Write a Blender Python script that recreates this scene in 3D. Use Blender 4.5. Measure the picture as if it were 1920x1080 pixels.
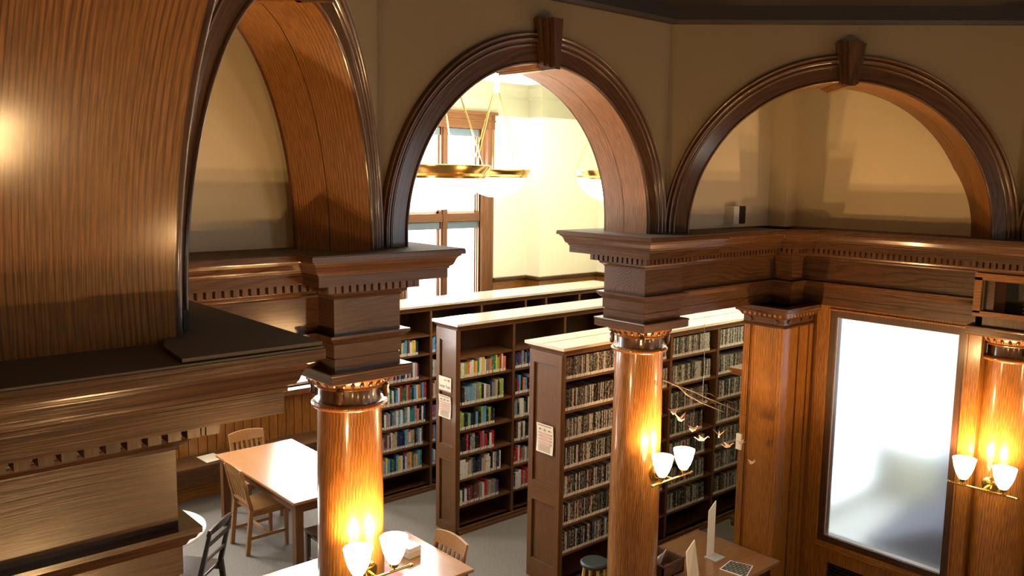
import bpy, bmesh, math, random
from mathutils import Vector, Matrix
random.seed(7)
PI = math.pi
S = bpy.context.scene
COL = S.collection
for o in list(bpy.data.objects):
    bpy.data.objects.remove(o, do_unlink=True)

# ------------------------------------------------------------------ camera, light, exposure
EYE = 3.54
cam_d = bpy.data.cameras.new('camera'); cam = bpy.data.objects.new('camera', cam_d); COL.objects.link(cam)
yaw, pitch, roll = map(math.radians, (41.376, 7.45, 0.805))
f_ = Vector((math.sin(yaw)*math.cos(pitch), math.cos(yaw)*math.cos(pitch), -math.sin(pitch)))
r_ = Vector((math.cos(yaw), -math.sin(yaw), 0)); u_ = r_.cross(f_)
r2 = math.cos(roll)*r_ + math.sin(roll)*u_; u2 = -math.sin(roll)*r_ + math.cos(roll)*u_
mw = Matrix.Identity(4)
for i in range(3):
    mw[i][0], mw[i][1], mw[i][2] = r2[i], u2[i], -f_[i]
mw[2][3] = EYE
cam.matrix_world = mw
cam_d.sensor_width = 36; cam_d.lens = 1607.03*36/1920; cam_d.clip_start = 0.05
S.camera = cam
S.view_settings.view_transform = 'Standard'; S.view_settings.look = 'None'
S.view_settings.gamma = 1; S.view_settings.use_curve_mapping = False
S.view_settings.exposure = 0.0
wd = bpy.data.worlds.new('sky'); S.world = wd; wd.use_nodes = True
bg = wd.node_tree.nodes['Background']; bg.inputs[0].default_value = (0.86, 0.93, 1.0, 1); bg.inputs[1].default_value = 3.0

def area(name, loc, direction, sx, sy, power, color=(1, 1, 1), spread=PI):
    d = bpy.data.lights.new(name, 'AREA'); d.shape = 'RECTANGLE'; d.size = sx; d.size_y = sy
    d.energy = power; d.color = color; d.spread = spread
    o = bpy.data.objects.new(name, d); COL.objects.link(o); o.location = loc
    o.rotation_euler = Vector(direction).to_track_quat('-Z', 'Y').to_euler()
    return o
def point(name, loc, power, color, r=0.03):
    d = bpy.data.lights.new(name, 'POINT'); d.energy = power; d.color = color; d.shadow_soft_size = r
    o = bpy.data.objects.new(name, d); COL.objects.link(o); o.location = loc
    return o
# daylight just outside the reading room's windows (north wall) and outside the frame
area('daylight', (6.85, 9.42, 3.0), (0, -1, -0.05), 1.3, 2.4, 300, (1, 0.985, 0.95))
area('daylight', (5.05, 9.42, 2.6), (0, -1, -0.05), 1.3, 3.0, 420, (1, 0.985, 0.95))
area('daylight', (2.4, 9.42, 2.6), (0, -1, -0.05), 1.3, 3.0, 420, (1, 0.985, 0.95))
# daylight behind the vestibule and behind the photographer (stair window)
area('daylight', (9.45, 3.0, 1.9), (-1, 0, 0), 2.6, 2.6, 45, (0.80, 0.91, 1.0))
area('daylight', (8.05, 4.30, 1.75), (0, -1, 0), 2.4, 3.2, 46, (0.80, 0.91, 1.0))
area('daylight', (6.8, -3.72, 3.3), (0, 1, 0), 2.4, 1.8, 15, (0.84, 0.9, 1.0))
WARM = (1.0, 0.56, 0.22)
PEND = (1.0, 0.95, 0.84)

# ------------------------------------------------------------------ helpers
WLOC = {}
def wloc(o): return WLOC.get(o.name, Vector((0, 0, 0))) if o else Vector((0, 0, 0))
class M:
    def __init__(s): s.v = []; s.f = []; s.uv = []
    def face(s, pts, uv=None):
        n = len(s.v); s.v += [tuple(p) for p in pts]; s.f.append(tuple(range(n, n+len(pts))))
        s.uv.append(uv if uv else [(0, 0)]*len(pts))
    def box(s, a, b):
        x0, y0, z0 = a; x1, y1, z1 = b
        if x0 > x1: x0, x1 = x1, x0
        if y0 > y1: y0, y1 = y1, y0
        if z0 > z1: z0, z1 = z1, z0
        n = len(s.v)
        s.v += [(x0,y0,z0),(x1,y0,z0),(x1,y1,z0),(x0,y1,z0),(x0,y0,z1),(x1,y0,z1),(x1,y1,z1),(x0,y1,z1)]
        for q in ((0,3,2,1),(4,5,6,7),(0,1,5,4),(1,2,6,5),(2,3,7,6),(3,0,4,7)):
            s.f.append(tuple(n+i for i in q)); s.uv.append([(0, 0)]*4)
        return s
    def obox(s, c, ax, ay, az, h):       # oriented box
        c = Vector(c); n = len(s.v); ax, ay, az = Vector(ax), Vector(ay), Vector(az)
        for k in (-1, 1):
            for i, j in ((-1,-1),(1,-1),(1,1),(-1,1)):
                s.v.append(tuple(c + ax*h[0]*i + ay*h[1]*j + az*h[2]*k))
        for q in ((0,3,2,1),(4,5,6,7),(0,1,5,4),(1,2,6,5),(2,3,7,6),(3,0,4,7)):
            s.f.append(tuple(n+i for i in q)); s.uv.append([(0, 0)]*4)
        return s
    def hexa(s, bot, top):
        n = len(s.v); s.v += [tuple(p) for p in bot] + [tuple(p) for p in top]
        for q in ((0,3,2,1),(4,5,6,7),(0,1,5,4),(1,2,6,5),(2,3,7,6),(3,0,4,7)):
            s.f.append(tuple(n+i for i in q)); s.uv.append([(0, 0)]*4)
        return s
    def lathe(s, c, prof, n=32, cap=True):
        cx, cy, cz = c; b = len(s.v)
        for r, z in prof:
            for i in range(n):
                a = 2*PI*i/n; s.v.append((cx+r*math.cos(a), cy+r*math.sin(a), cz+z))
        for k in range(len(prof)-1):
            for i in range(n):
                j = (i+1) % n
                s.f.append((b+k*n+i, b+k*n+j, b+(k+1)*n+j, b+(k+1)*n+i))
                u0 = prof[k][0]*2*PI*i/n; u1 = prof[k][0]*2*PI*(i+1)/n
                s.uv.append([(u0, prof[k][1]), (u1, prof[k][1]), (u1, prof[k+1][1]), (u0, prof[k+1][1])])
        if cap:
            if prof[0][0] > 1e-5: s.f.append(tuple(b+i for i in reversed(range(n)))); s.uv.append([(0, 0)]*n)
            if prof[-1][0] > 1e-5:
                e = b+(len(prof)-1)*n; s.f.append(tuple(e+i for i in range(n))); s.uv.append([(0, 0)]*n)
        return s
    def tube(s, pts, r, n=8):
        pts = [Vector(p) for p in pts]; rr = r if isinstance(r, (list, tuple)) else [r]*len(pts); b = len(s.v)
        for i, p in enumerate(pts):
            d = (pts[min(i+1, len(pts)-1)] - pts[max(i-1, 0)]).normalized()
            a = d.cross(Vector((0, 0, 1)) if abs(d.z) < .9 else Vector((1, 0, 0))).normalized(); c = d.cross(a)
            for k in range(n):
                t = 2*PI*k/n; s.v.append(tuple(p + (a*math.cos(t)+c*math.sin(t))*rr[i]))
        for i in range(len(pts)-1):
            for k in range(n):
                j = (k+1) % n; s.f.append((b+i*n+k, b+i*n+j, b+(i+1)*n+j, b+(i+1)*n+k)); s.uv.append([(0, 0)]*4)
        s.f.append(tuple(b+k for k in reversed(range(n)))); s.uv.append([(0, 0)]*n)
        e = b+(len(pts)-1)*n; s.f.append(tuple(e+k for k in range(n))); s.uv.append([(0, 0)]*n)
        return s
    def sweep(s, path, prof, closed=False):
        """path: plan points; prof: (o, z), o outward = right-hand side of travel"""
        P = [Vector((p[0], p[1])) for p in path]; n = len(P); offs = []
        def nrm(a, b):
            d = (b-a).normalized(); return Vector((d.y, -d.x))
        for i in range(n):
            if closed: n0 = nrm(P[i-1], P[i]); n1 = nrm(P[i], P[(i+1) % n])
            else:
                n0 = nrm(P[max(i-1, 0)], P[max(i, 1)]); n1 = nrm(P[min(i, n-2)], P[min(i+1, n-1)])
            m = n0+n1; offs.append(m/m.dot(n1) if m.length > 1e-6 else n1)
        b = len(s.v); k = len(prof)
        for i in range(n):
            for o, z in prof:
                q = P[i]+offs[i]*o; s.v.append((q.x, q.y, z))
        L = 0
        for i in range(n if closed else n-1):
            j = (i+1) % n; l2 = L + (P[j]-P[i]).length; c = 0
            for a in range(k-1):
                c2 = c + math.hypot(prof[a+1][0]-prof[a][0], prof[a+1][1]-prof[a][1])
                s.f.append((b+i*k+a, b+j*k+a, b+j*k+a+1, b+i*k+a+1)); s.uv.append([(c, L), (c, l2), (c2, l2), (c2, L)])
                c = c2
            L = l2
        if not closed:
            s.f.append(tuple(b+a for a in range(k))); s.uv.append([(0, 0)]*k)
            s.f.append(tuple(b+(n-1)*k+a for a in reversed(range(k)))); s.uv.append([(0, 0)]*k)
        return s
    def build(s, name, mat, parent=None, smooth=False, local=False, bevel=0, angle=None, **props):
        off = Vector((0, 0, 0)) if local else wloc(parent)
        me = bpy.data.meshes.new(name)
        me.from_pydata([(v[0]-off.x, v[1]-off.y, v[2]-off.z) for v in s.v], [], s.f)
        ul = me.uv_layers.new(name='UVMap'); i = 0
        for q in s.uv:
            for c in q: ul.data[i].uv = c; i += 1
        me.materials.append(mat)
        o = bpy.data.objects.new(name, me); COL.objects.link(o)
        if parent: o.parent = parent
        WLOC[o.name] = Vector(off) if not local else Vector((0, 0, 0))
        if bevel:
            m = o.modifiers.new('bevel', 'BEVEL'); m.width = bevel; m.segments = 2; m.limit_method = 'ANGLE'
        if smooth:
            bm = bmesh.new(); bm.from_mesh(me); bmesh.ops.remove_doubles(bm, verts=bm.verts, dist=1e-5); bm.to_mesh(me); bm.free()
            me.polygons.foreach_set('use_smooth', [True]*len(me.polygons))
            try: me.set_sharp_from_angle(angle=math.radians(angle or 40))
            except Exception: pass
        for k2, v2 in props.items(): o[k2] = v2
        return o
def thing(name, loc, label, category, group=None, rz=0):
    o = bpy.data.objects.new(name, None); COL.objects.link(o); o.location = loc; o.rotation_euler = (0, 0, rz)
    o['label'] = label; o['category'] = category; o.empty_display_size = .1
    if group: o['group'] = group
    WLOC[o.name] = Vector(loc)
    return o
def tag(o, label, category, group=None):
    o['label'] = label; o['category'] = category
    if group: o['group'] = group
    return o
def kids(o): return list(o.children)
def copy_tree(o, parent=None):
    c = o.copy(); COL.objects.link(c); c.parent = parent
    for ch in kids(o): copy_tree(ch, c)
    return c

# ------------------------------------------------------------------ materials
def nm(name):
    m = bpy.data.materials.new(name); m.use_nodes = True; nt = m.node_tree
    return m, nt, nt.nodes, nt.links, nt.nodes['Principled BSDF']
def plain(name, col, rough=.5, metal=0, emis=None, es=0, coat=0):
    m, nt, N, L, B = nm(name); B.inputs['Base Color'].default_value = (*col, 1); B.inputs['Roughness'].default_value = rough
    B.inputs['Metallic'].default_value = metal; B.inputs['Coat Weight'].default_value = coat
    if emis: B.inputs['Emission Color'].default_value = (*emis, 1); B.inputs['Emission Strength'].default_value = es
    return m
def wood(name, light, dark, axis='z', rough=.3, coat=.5, f=62., amp=2.4, pores=.6, coat_rough=.12, uv=False, big=1., along=.11):
    m, nt, N, L, B = nm(name)
    tc = N.new('ShaderNodeTexCoord'); src = tc.outputs['UV' if uv else 'Object']
    oi = N.new('ShaderNodeObjectInfo'); addv = N.new('ShaderNodeVectorMath'); addv.operation = 'MULTIPLY_ADD'
    comb = N.new('ShaderNodeCombineXYZ')
    for i in range(3): L.new(oi.outputs['Random'], comb.inputs[i])
    L.new(comb.outputs[0], addv.inputs[0]); addv.inputs[1].default_value = (7.3, 3.1, 5.7); L.new(src, addv.inputs[2])
    sc = {'x': (along, 1, 1), 'y': (1, along, 1), 'z': (1, 1, along), 'v': (1, along, 1)}[axis]
    mp = N.new('ShaderNodeMapping'); mp.inputs['Scale'].default_value = sc; L.new(addv.outputs[0], mp.inputs['Vector'])
    n1 = N.new('ShaderNodeTexNoise'); n1.inputs['Scale'].default_value = 3.2*big; n1.inputs['Detail'].default_value = 3.; n1.inputs['Roughness'].default_value = .42
    L.new(mp.outputs[0], n1.inputs['Vector'])
    dot = N.new('ShaderNodeVectorMath'); dot.operation = 'DOT_PRODUCT'
    dot.inputs[1].default_value = {'x': (0, .8, .8), 'y': (.8, 0, .8), 'z': (.8, .8, 0), 'v': (1, 0, 0)}[axis]
    L.new(addv.outputs[0], dot.inputs[0])
    a = N.new('ShaderNodeMath'); a.operation = 'MULTIPLY'; a.inputs[1].default_value = f; L.new(dot.outputs['Value'], a.inputs[0])
    b = N.new('ShaderNodeMath'); b.operation = 'MULTIPLY_ADD'; b.inputs[1].default_value = amp*3; L.new(n1.outputs[0], b.inputs[0]); L.new(a.outputs[0], b.inputs[2])
    fr = N.new('ShaderNodeMath'); fr.operation = 'FRACT'; L.new(b.outputs[0], fr.inputs[0])
    rp = N.new('ShaderNodeValToRGB'); e = rp.color_ramp.elements
    e[0].position = 0; e[0].color = (.15, .15, .15, 1); e[1].position = 1; e[1].color = (.1, .1, .1, 1)
    x = e.new(.14); x.color = (.62, .62, .62, 1); x = e.new(.38); x.color = (1, 1, 1, 1); x = e.new(.8); x.color = (.85, .85, .85, 1)
    L.new(fr.outputs[0], rp.inputs[0])
    mp2 = N.new('ShaderNodeMapping'); k = 16; mp2.inputs['Scale'].default_value = tuple((1. if q == 1 else .045) for q in sc); L.new(addv.outputs[0], mp2.inputs['Vector'])
    n2 = N.new('ShaderNodeTexNoise'); n2.inputs['Scale'].default_value = 230; n2.inputs['Detail'].default_value = 2; L.new(mp2.outputs[0], n2.inputs['Vector'])
    pr = N.new('ShaderNodeMapRange'); pr.inputs['From Min'].default_value = .38; pr.inputs['From Max'].default_value = .62; pr.inputs['To Min'].default_value = 1-pores; pr.inputs['To Max'].default_value = 1.
    L.new(n2.outputs[0], pr.inputs['Value'])
    n3 = N.new('ShaderNodeTexNoise'); n3.inputs['Scale'].default_value = 2.3; n3.inputs['Detail'].default_value = 3; L.new(mp.outputs[0], n3.inputs['Vector'])
    n4 = N.new('ShaderNodeTexNoise'); n4.inputs['Scale'].default_value = 9; n4.inputs['Detail'].default_value = 2; L.new(mp.outputs[0], n4.inputs['Vector'])
    m4 = N.new('ShaderNodeMapRange'); m4.inputs['From Min'].default_value = .35; m4.inputs['From Max'].default_value = .65; L.new(n4.outputs[0], m4.inputs['Value'])
    m4.inputs['To Min'].default_value = .0; m4.inputs['To Max'].default_value = .75
    mxr = N.new('ShaderNodeMix'); mxr.data_type = 'FLOAT'; L.new(m4.outputs[0], mxr.inputs['Factor']); L.new(rp.outputs[0], mxr.inputs['A']); mxr.inputs['B'].default_value = .85
    mul = N.new('ShaderNodeMath'); mul.operation = 'MULTIPLY'; L.new(mxr.outputs['Result'], mul.inputs[0]); L.new(pr.outputs[0], mul.inputs[1])
    mul2 = N.new('ShaderNodeMath'); mul2.operation = 'MULTIPLY_ADD'; L.new(n3.outputs[0], mul2.inputs[0]); mul2.inputs[1].default_value = .5
    s2 = N.new('ShaderNodeMath'); s2.operation = 'MULTIPLY'; s2.inputs[1].default_value = .75; L.new(mul.outputs[0], s2.inputs[0]); L.new(s2.outputs[0], mul2.inputs[2])
    cr = N.new('ShaderNodeValToRGB'); e = cr.color_ramp.elements
    e[0].position = .18; e[0].color = (*dark, 1); e[1].position = 1.0; e[1].color = (*light, 1)
    mid = tuple(.45*l+.55*d for l, d in zip(light, dark)); x = e.new(.55); x.color = (*mid, 1)
    L.new(mul2.outputs[0], cr.inputs[0]); L.new(cr.outputs[0], B.inputs['Base Color'])
    bp = N.new('ShaderNodeBump'); bp.inputs['Strength'].default_value = .25; bp.inputs['Distance'].default_value = .002
    L.new(mul.outputs[0], bp.inputs['Height']); L.new(bp.outputs[0], B.inputs['Normal'])
    B.inputs['Roughness'].default_value = rough; B.inputs['Coat Weight'].default_value = coat; B.inputs['Coat Roughness'].default_value = coat_rough
    B.inputs['Specular IOR Level'].default_value = .3
    return m
LO, DO = (.35, .140, .024), (.045, .014, .0035)
oak = {a: wood('golden_oak_'+a, LO, DO, a) for a in 'xyz'}
oak_uv = wood('golden_oak_curved', LO, DO, 'v', uv=True, f=62, amp=4.2, along=.09, coat=.7, coat_rough=.16, rough=.38, pores=.5)
LD, DD = (.105, .044, .016), (.014, .0055, .0025)
dk = {a: wood('dark_oak_'+a, LD, DD, a, f=34, amp=4.6, along=.2, pores=.45, rough=.34, coat=.45, coat_rough=.2) for a in 'xyz'}
oak_uv2 = wood('golden_oak_arch', (.30, .118, .022), (.04, .013, .0035), 'v', uv=True, f=62, amp=4.2, along=.09, coat=.2, coat_rough=.25, rough=.45, pores=.5)
dk_uv = wood('dark_oak_curved', LD, DD, 'v', uv=True, f=34, amp=4.2, along=.2, pores=.45)
col_uv = wood('column_oak', (.42, .17, .036), (.065, .02, .005), 'v', uv=True, f=52, amp=2.0, along=.07, coat=.8, coat_rough=.08, rough=.28)
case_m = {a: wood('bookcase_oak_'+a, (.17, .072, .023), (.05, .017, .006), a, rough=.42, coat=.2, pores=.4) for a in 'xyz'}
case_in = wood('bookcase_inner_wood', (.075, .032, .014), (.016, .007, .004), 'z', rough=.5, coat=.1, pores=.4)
top_glare_m = wood('polished_top_glare', (.78, .66, .54), (.48, .36, .25), 'x', rough=.2, coat=1., coat_rough=.12, pores=.3)  # wood colour whitened to stand in for glare on the bookcase tops
tab_m = {a: wood('table_oak_'+a, (.40, .19, .075), (.12, .045, .015), a, rough=.28, coat=.7, coat_rough=.12, pores=.35) for a in 'xyz'}
chair_m = wood('chair_oak', (.38, .19, .07), (.17, .07, .022), 'z', rough=.35, coat=.4, pores=.35)
blackwood = wood('ebony_chair_wood', (.03, .018, .014), (.008, .005, .004), 'z', rough=.25, coat=.8)
def plaster(name, col, v=.06):
    m, nt, N, L, B = nm(name); tc = N.new('ShaderNodeTexCoord'); n = N.new('ShaderNodeTexNoise'); n.inputs['Scale'].default_value = 1.3; n.inputs['Detail'].default_value = 4
    L.new(tc.outputs['Object'], n.inputs['Vector']); mx = N.new('ShaderNodeMix'); mx.data_type = 'RGBA'
    mx.inputs['A'].default_value = (*[c*(1-v) for c in col], 1); mx.inputs['B'].default_value = (*[min(1, c*(1+v)) for c in col], 1)
    L.new(n.outputs[0], mx.inputs['Factor']); L.new(mx.outputs['Result'], B.inputs['Base Color']); B.inputs['Roughness'].default_value = .85
    n2 = N.new('ShaderNodeTexNoise'); n2.inputs['Scale'].default_value = 160; L.new(tc.outputs['Object'], n2.inputs['Vector'])
    bp = N.new('ShaderNodeBump'); bp.inputs['Strength'].default_value = .12; bp.inputs['Distance'].default_value = .001; L.new(n2.outputs[0], bp.inputs['Height']); L.new(bp.outputs[0], B.inputs['Normal'])
    return m
pl_rot = plaster('tan_plaster', (.20, .152, .088)); pl_lun_lit = plaster('lit_lunette_plaster', (.72, .62, .42))  # lunette plaster painted lighter, wall plaster darker, to stand in for brighter-lit lunettes
pl_room = plaster('cream_plaster', (.84, .80, .60)); pl_green = plaster('sage_cornice_paint', (.36, .36, .24)); pl_ceil = plaster('white_plaster', (.85, .83, .76))
dustm = plaster('dusty_ledge', (.105, .082, .055), .3)
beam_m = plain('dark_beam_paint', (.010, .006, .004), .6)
carpet, nt, N, L, B = nm('grey_carpet')
tc = N.new('ShaderNodeTexCoord'); n = N.new('ShaderNodeTexNoise'); n.inputs['Scale'].default_value = 90; n.inputs['Detail'].default_value = 3; L.new(tc.outputs['Object'], n.inputs['Vector'])
rp = N.new('ShaderNodeValToRGB'); rp.color_ramp.elements[0].position = .3; rp.color_ramp.elements[0].color = (.10, .088, .075, 1); rp.color_ramp.elements[1].position = .7; rp.color_ramp.elements[1].color = (.20, .175, .148, 1)
L.new(n.outputs[0], rp.inputs[0]); L.new(rp.outputs[0], B.inputs['Base Color']); B.inputs['Roughness'].default_value = .95
brass = plain('polished_brass', (.75, .50, .16), .18, 1); steel = plain('grey_metal', (.35, .35, .34), .35, .9)
black = plain('black_plastic', (.012, .012, .012), .4); white = plain('white_plastic', (.8, .79, .75), .45)
paper = plain('cream_paper', (.78, .70, .55), .7); paper_w = plain('white_paper', (.85, .84, .82), .6)
shade_blue = plain('blue_grey_blind', (.10, .14, .16), .8)
lampglass = plain('lit_glass_shade', (1, .95, .85), .3, emis=(1, .78, .42), es=22)
bowlglass = plain('lit_glass_bowl', (1, 1, 1), .3, emis=(1, .96, .86), es=9)
twig_m = plain('bare_twig', (.09, .065, .05), .9); crane_m = plain('folded_paper', (.75, .55, .38), .7)
label_w = plain('spine_label_white', (.66, .63, .56), .6)
# window pane: thin clear glass
pane, nt, N, L, B = nm('window_glass'); N.remove(B); out = N['Material Output']
tr = N.new('ShaderNodeBsdfTransparent'); gl = N.new('ShaderNodeBsdfGlossy'); gl.inputs['Roughness'].default_value = .02
mx = N.new('ShaderNodeMixShader'); mx.inputs[0].default_value = .06; L.new(tr.outputs[0], mx.inputs[1]); L.new(gl.outputs[0], mx.inputs[2]); L.new(mx.outputs[0], out.inputs[0])
frost, nt, N, L, B = nm('frosted_glass')
B.inputs['Base Color'].default_value = (.93, .96, 1, 1); B.inputs['Transmission Weight'].default_value = 1; B.inputs['Roughness'].default_value = .42; B.inputs['IOR'].default_value = 1.12

# ------------------------------------------------------------------ the setting
def struct(m, name, mat, parent=None, **k):
    o = m.build(name, mat, parent, **k)
    if parent is None: o['kind'] = 'structure'
    return o
struct(M().box((-2.6, -3.9, -.1), (11, 9.6, 0)), 'floor', carpet)
struct(M().box((-2.6, 4.32, 4.79), (10, 9.6, 4.9)), 'ceiling_reading_room', pl_ceil)
struct(M().box((-2.6, -3.9, 4.95), (11, 4.5, 5.05)), 'ceiling', pl_rot)
# north wall with three window openings
WZ0, WZ1 = 1.02, 4.16
wins = [(6.25, 7.45), (4.42, 5.68), (1.75, 3.05)]
nw = M(); xs = [-2.6]
for a, b in sorted(wins): xs += [a, b]
xs.append(8.33)
for i in range(0, len(xs), 2): nw.box((xs[i], 9.15, 0), (xs[i+1], 9.4, 4.79))
for a, b in wins: nw.box((a, 9.15, 0), (b, 9.4, WZ0)); nw.box((a, 9.15, WZ1), (b, 9.4, 4.79))
nw.box((8.33, 8.87, 0), (10, 9.4, 4.79))
struct(nw, 'wall_north', pl_room)
struct(M().box((9.52, 2.3, 0), (9.8, 8.9, 4.79)), 'wall_east', pl_room)
struct(M().box((-2.7, -3.9, 0), (-2.6, 9.4, 5)), 'wall_west', pl_rot)
bw = M().box((-2.6, -3.9, 0), (5.6, -3.6, 5)).box((8.0, -3.9, 0), (11, -3.6, 5)).box((5.6, -3.9, 0), (8.0, -3.6, 2.4)).box((5.6, -3.9, 4.2), (8.0, -3.6, 5))
struct(bw, 'wall_south', pl_rot)
# cornice of the reading room (sage green), stepping round the pier
cp = [(-2.6, 9.15), (8.33, 9.15), (8.33, 8.87), (9.52, 8.87), (9.52, 4.34)]
cor = M().sweep(cp, [(0, 4.36), (.012, 4.36), (.012, 4.60), (.03, 4.615), (.03, 4.63), (.10, 4.70), (.13, 4.74), (.13, 4.79), (0, 4.79)])
struct(cor, 'trim_1', pl_green)
# wainscot cap and frieze rail right of the window
wp = [(7.67, 9.15), (8.33, 9.15), (8.33, 8.87), (9.52, 8.87), (9.52, 4.4)]
wain = thing('wainscot_panelling', (8.33, 8.87, 0), 'brown wood wainscot with moulded cap running round the cream corner pier', 'wainscot')
M().sweep(wp, [(0, 2.06), (.04, 2.06), (.05, 2.075), (.07, 2.09), (.07, 2.12), (0, 2.12)]).build('cap', dk['x'], wain)
M().sweep(wp, [(0, 1.9), (.025, 1.9), (.025, 2.06), (0, 2.06)]).build('rail', oak['x'], wain)
b_ = M(); x = 7.69
while x < 8.3: b_.box((x, 9.135, .1), (x+.052, 9.15, 1.9)); x += .06
y = 8.8; x = 8.35
while x < 9.5: b_.box((x, 8.855, .1), (x+.052, 8.87, 1.9)); x += .06
b_.build('boards', oak['z'], wain, kind='stuff')
M().sweep(wp, [(0, 0), (.03, 0), (.03, .14), (0, .15)]).build('skirting', dk['x'], wain)

# windows
def window(n, x0, x1, label_hint):
    w = thing('window_%d' % n, ((x0+x1)/2, 9.2, WZ0), label_hint, 'window'); w['kind'] = 'structure'
    del w['label']; del w['category']
    fr = M(); g = .035; y0, y1 = 9.19, 9.26
    wd_ = case_m
    # deep moulded surround
    prof = [(0, 9.15), (.22, 9.15), (.22, 9.115), (.19, 9.10), (.17, 9.11), (.14, 9.095), (.10, 9.10), (.07, 9.12), (.03, 9.125), (0, 9.16)]
    for sx, xe in ((-1, x0), (1, x1)):
        m_ = M(); z0, z1 = WZ0-.1, WZ1+.22
        for a in range(len(prof)-1):
            (o0, ya), (o1, yb) = prof[a], prof[a+1]
            m_.face([(xe+sx*o0, ya, z0), (xe+sx*o1, yb, z0), (xe+sx*o1, yb, z1), (xe+sx*o0, ya, z1)])
        m_.box((xe, 9.15, z0), (xe+sx*.02, 9.3, z1))
        for k in range(3): m_.box((xe-sx*.0, 9.16+.03*k, z0), (xe-sx*(.012+.012*k), 9.19+.03*k, WZ1))
        m_.build('jamb', case_m['z'], w)
    M().box((x0-.22, 9.10, WZ1), (x1+.22, 9.3, WZ1+.19)).box((x0-.25, 9.07, WZ1+.19), (x1+.25, 9.3, WZ1+.23)).box((x0-.23, 9.09, WZ1+.1), (x1+.23, 9.12, WZ1+.12)).build('head', case_m['x'], w)
    M().box((x0-.25, 9.03, WZ0-.06), (x1+.25, 9.3, WZ0)).build('sill', case_m['x'], w)
    xm = (x0+x1)/2 + (.0 if n != 1 else .0)
    M().box((xm-.055, 9.16, WZ0), (xm+.055, 9.28, WZ1)).box((xm-.03, 9.14, WZ0), (xm+.03, 9.17, WZ1)).build('mullion', case_m['z'], w)
    M().box((x0, 9.15, 2.925), (x1, 9.28, 3.03)).build('transom', case_m['x'], w)
    for (a, b) in ((x0, xm-.055), (xm+.055, x1)):
        for (c, d) in ((WZ0, 2.925), (3.03, WZ1)):
            s_ = M(); t = .03
            s_.box((a, 9.22, c), (a+t, 9.26, d)).box((b-t, 9.22, c), (b, 9.26, d)).box((a, 9.22, c), (b, 9.26, c+t)).box((a, 9.22, d-t), (b, 9.26, d))
            sh = s_.build('sash', wood_sash, w)
            M().box((a+t, 9.238, c+t), (b-t, 9.242, d-t)).build('pane', pane, sh)
            M().box((a+.01, 9.175, d-.10), (b-.01, 9.215, d-.005)).build('roller_blind', shade_blue, w)
    return w
wood_sash = plain('pale_sash_paint', (.45, .33, .27), .5)
for i, (a, b) in enumerate(wins): window(i+1, a, b, 'window')

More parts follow.
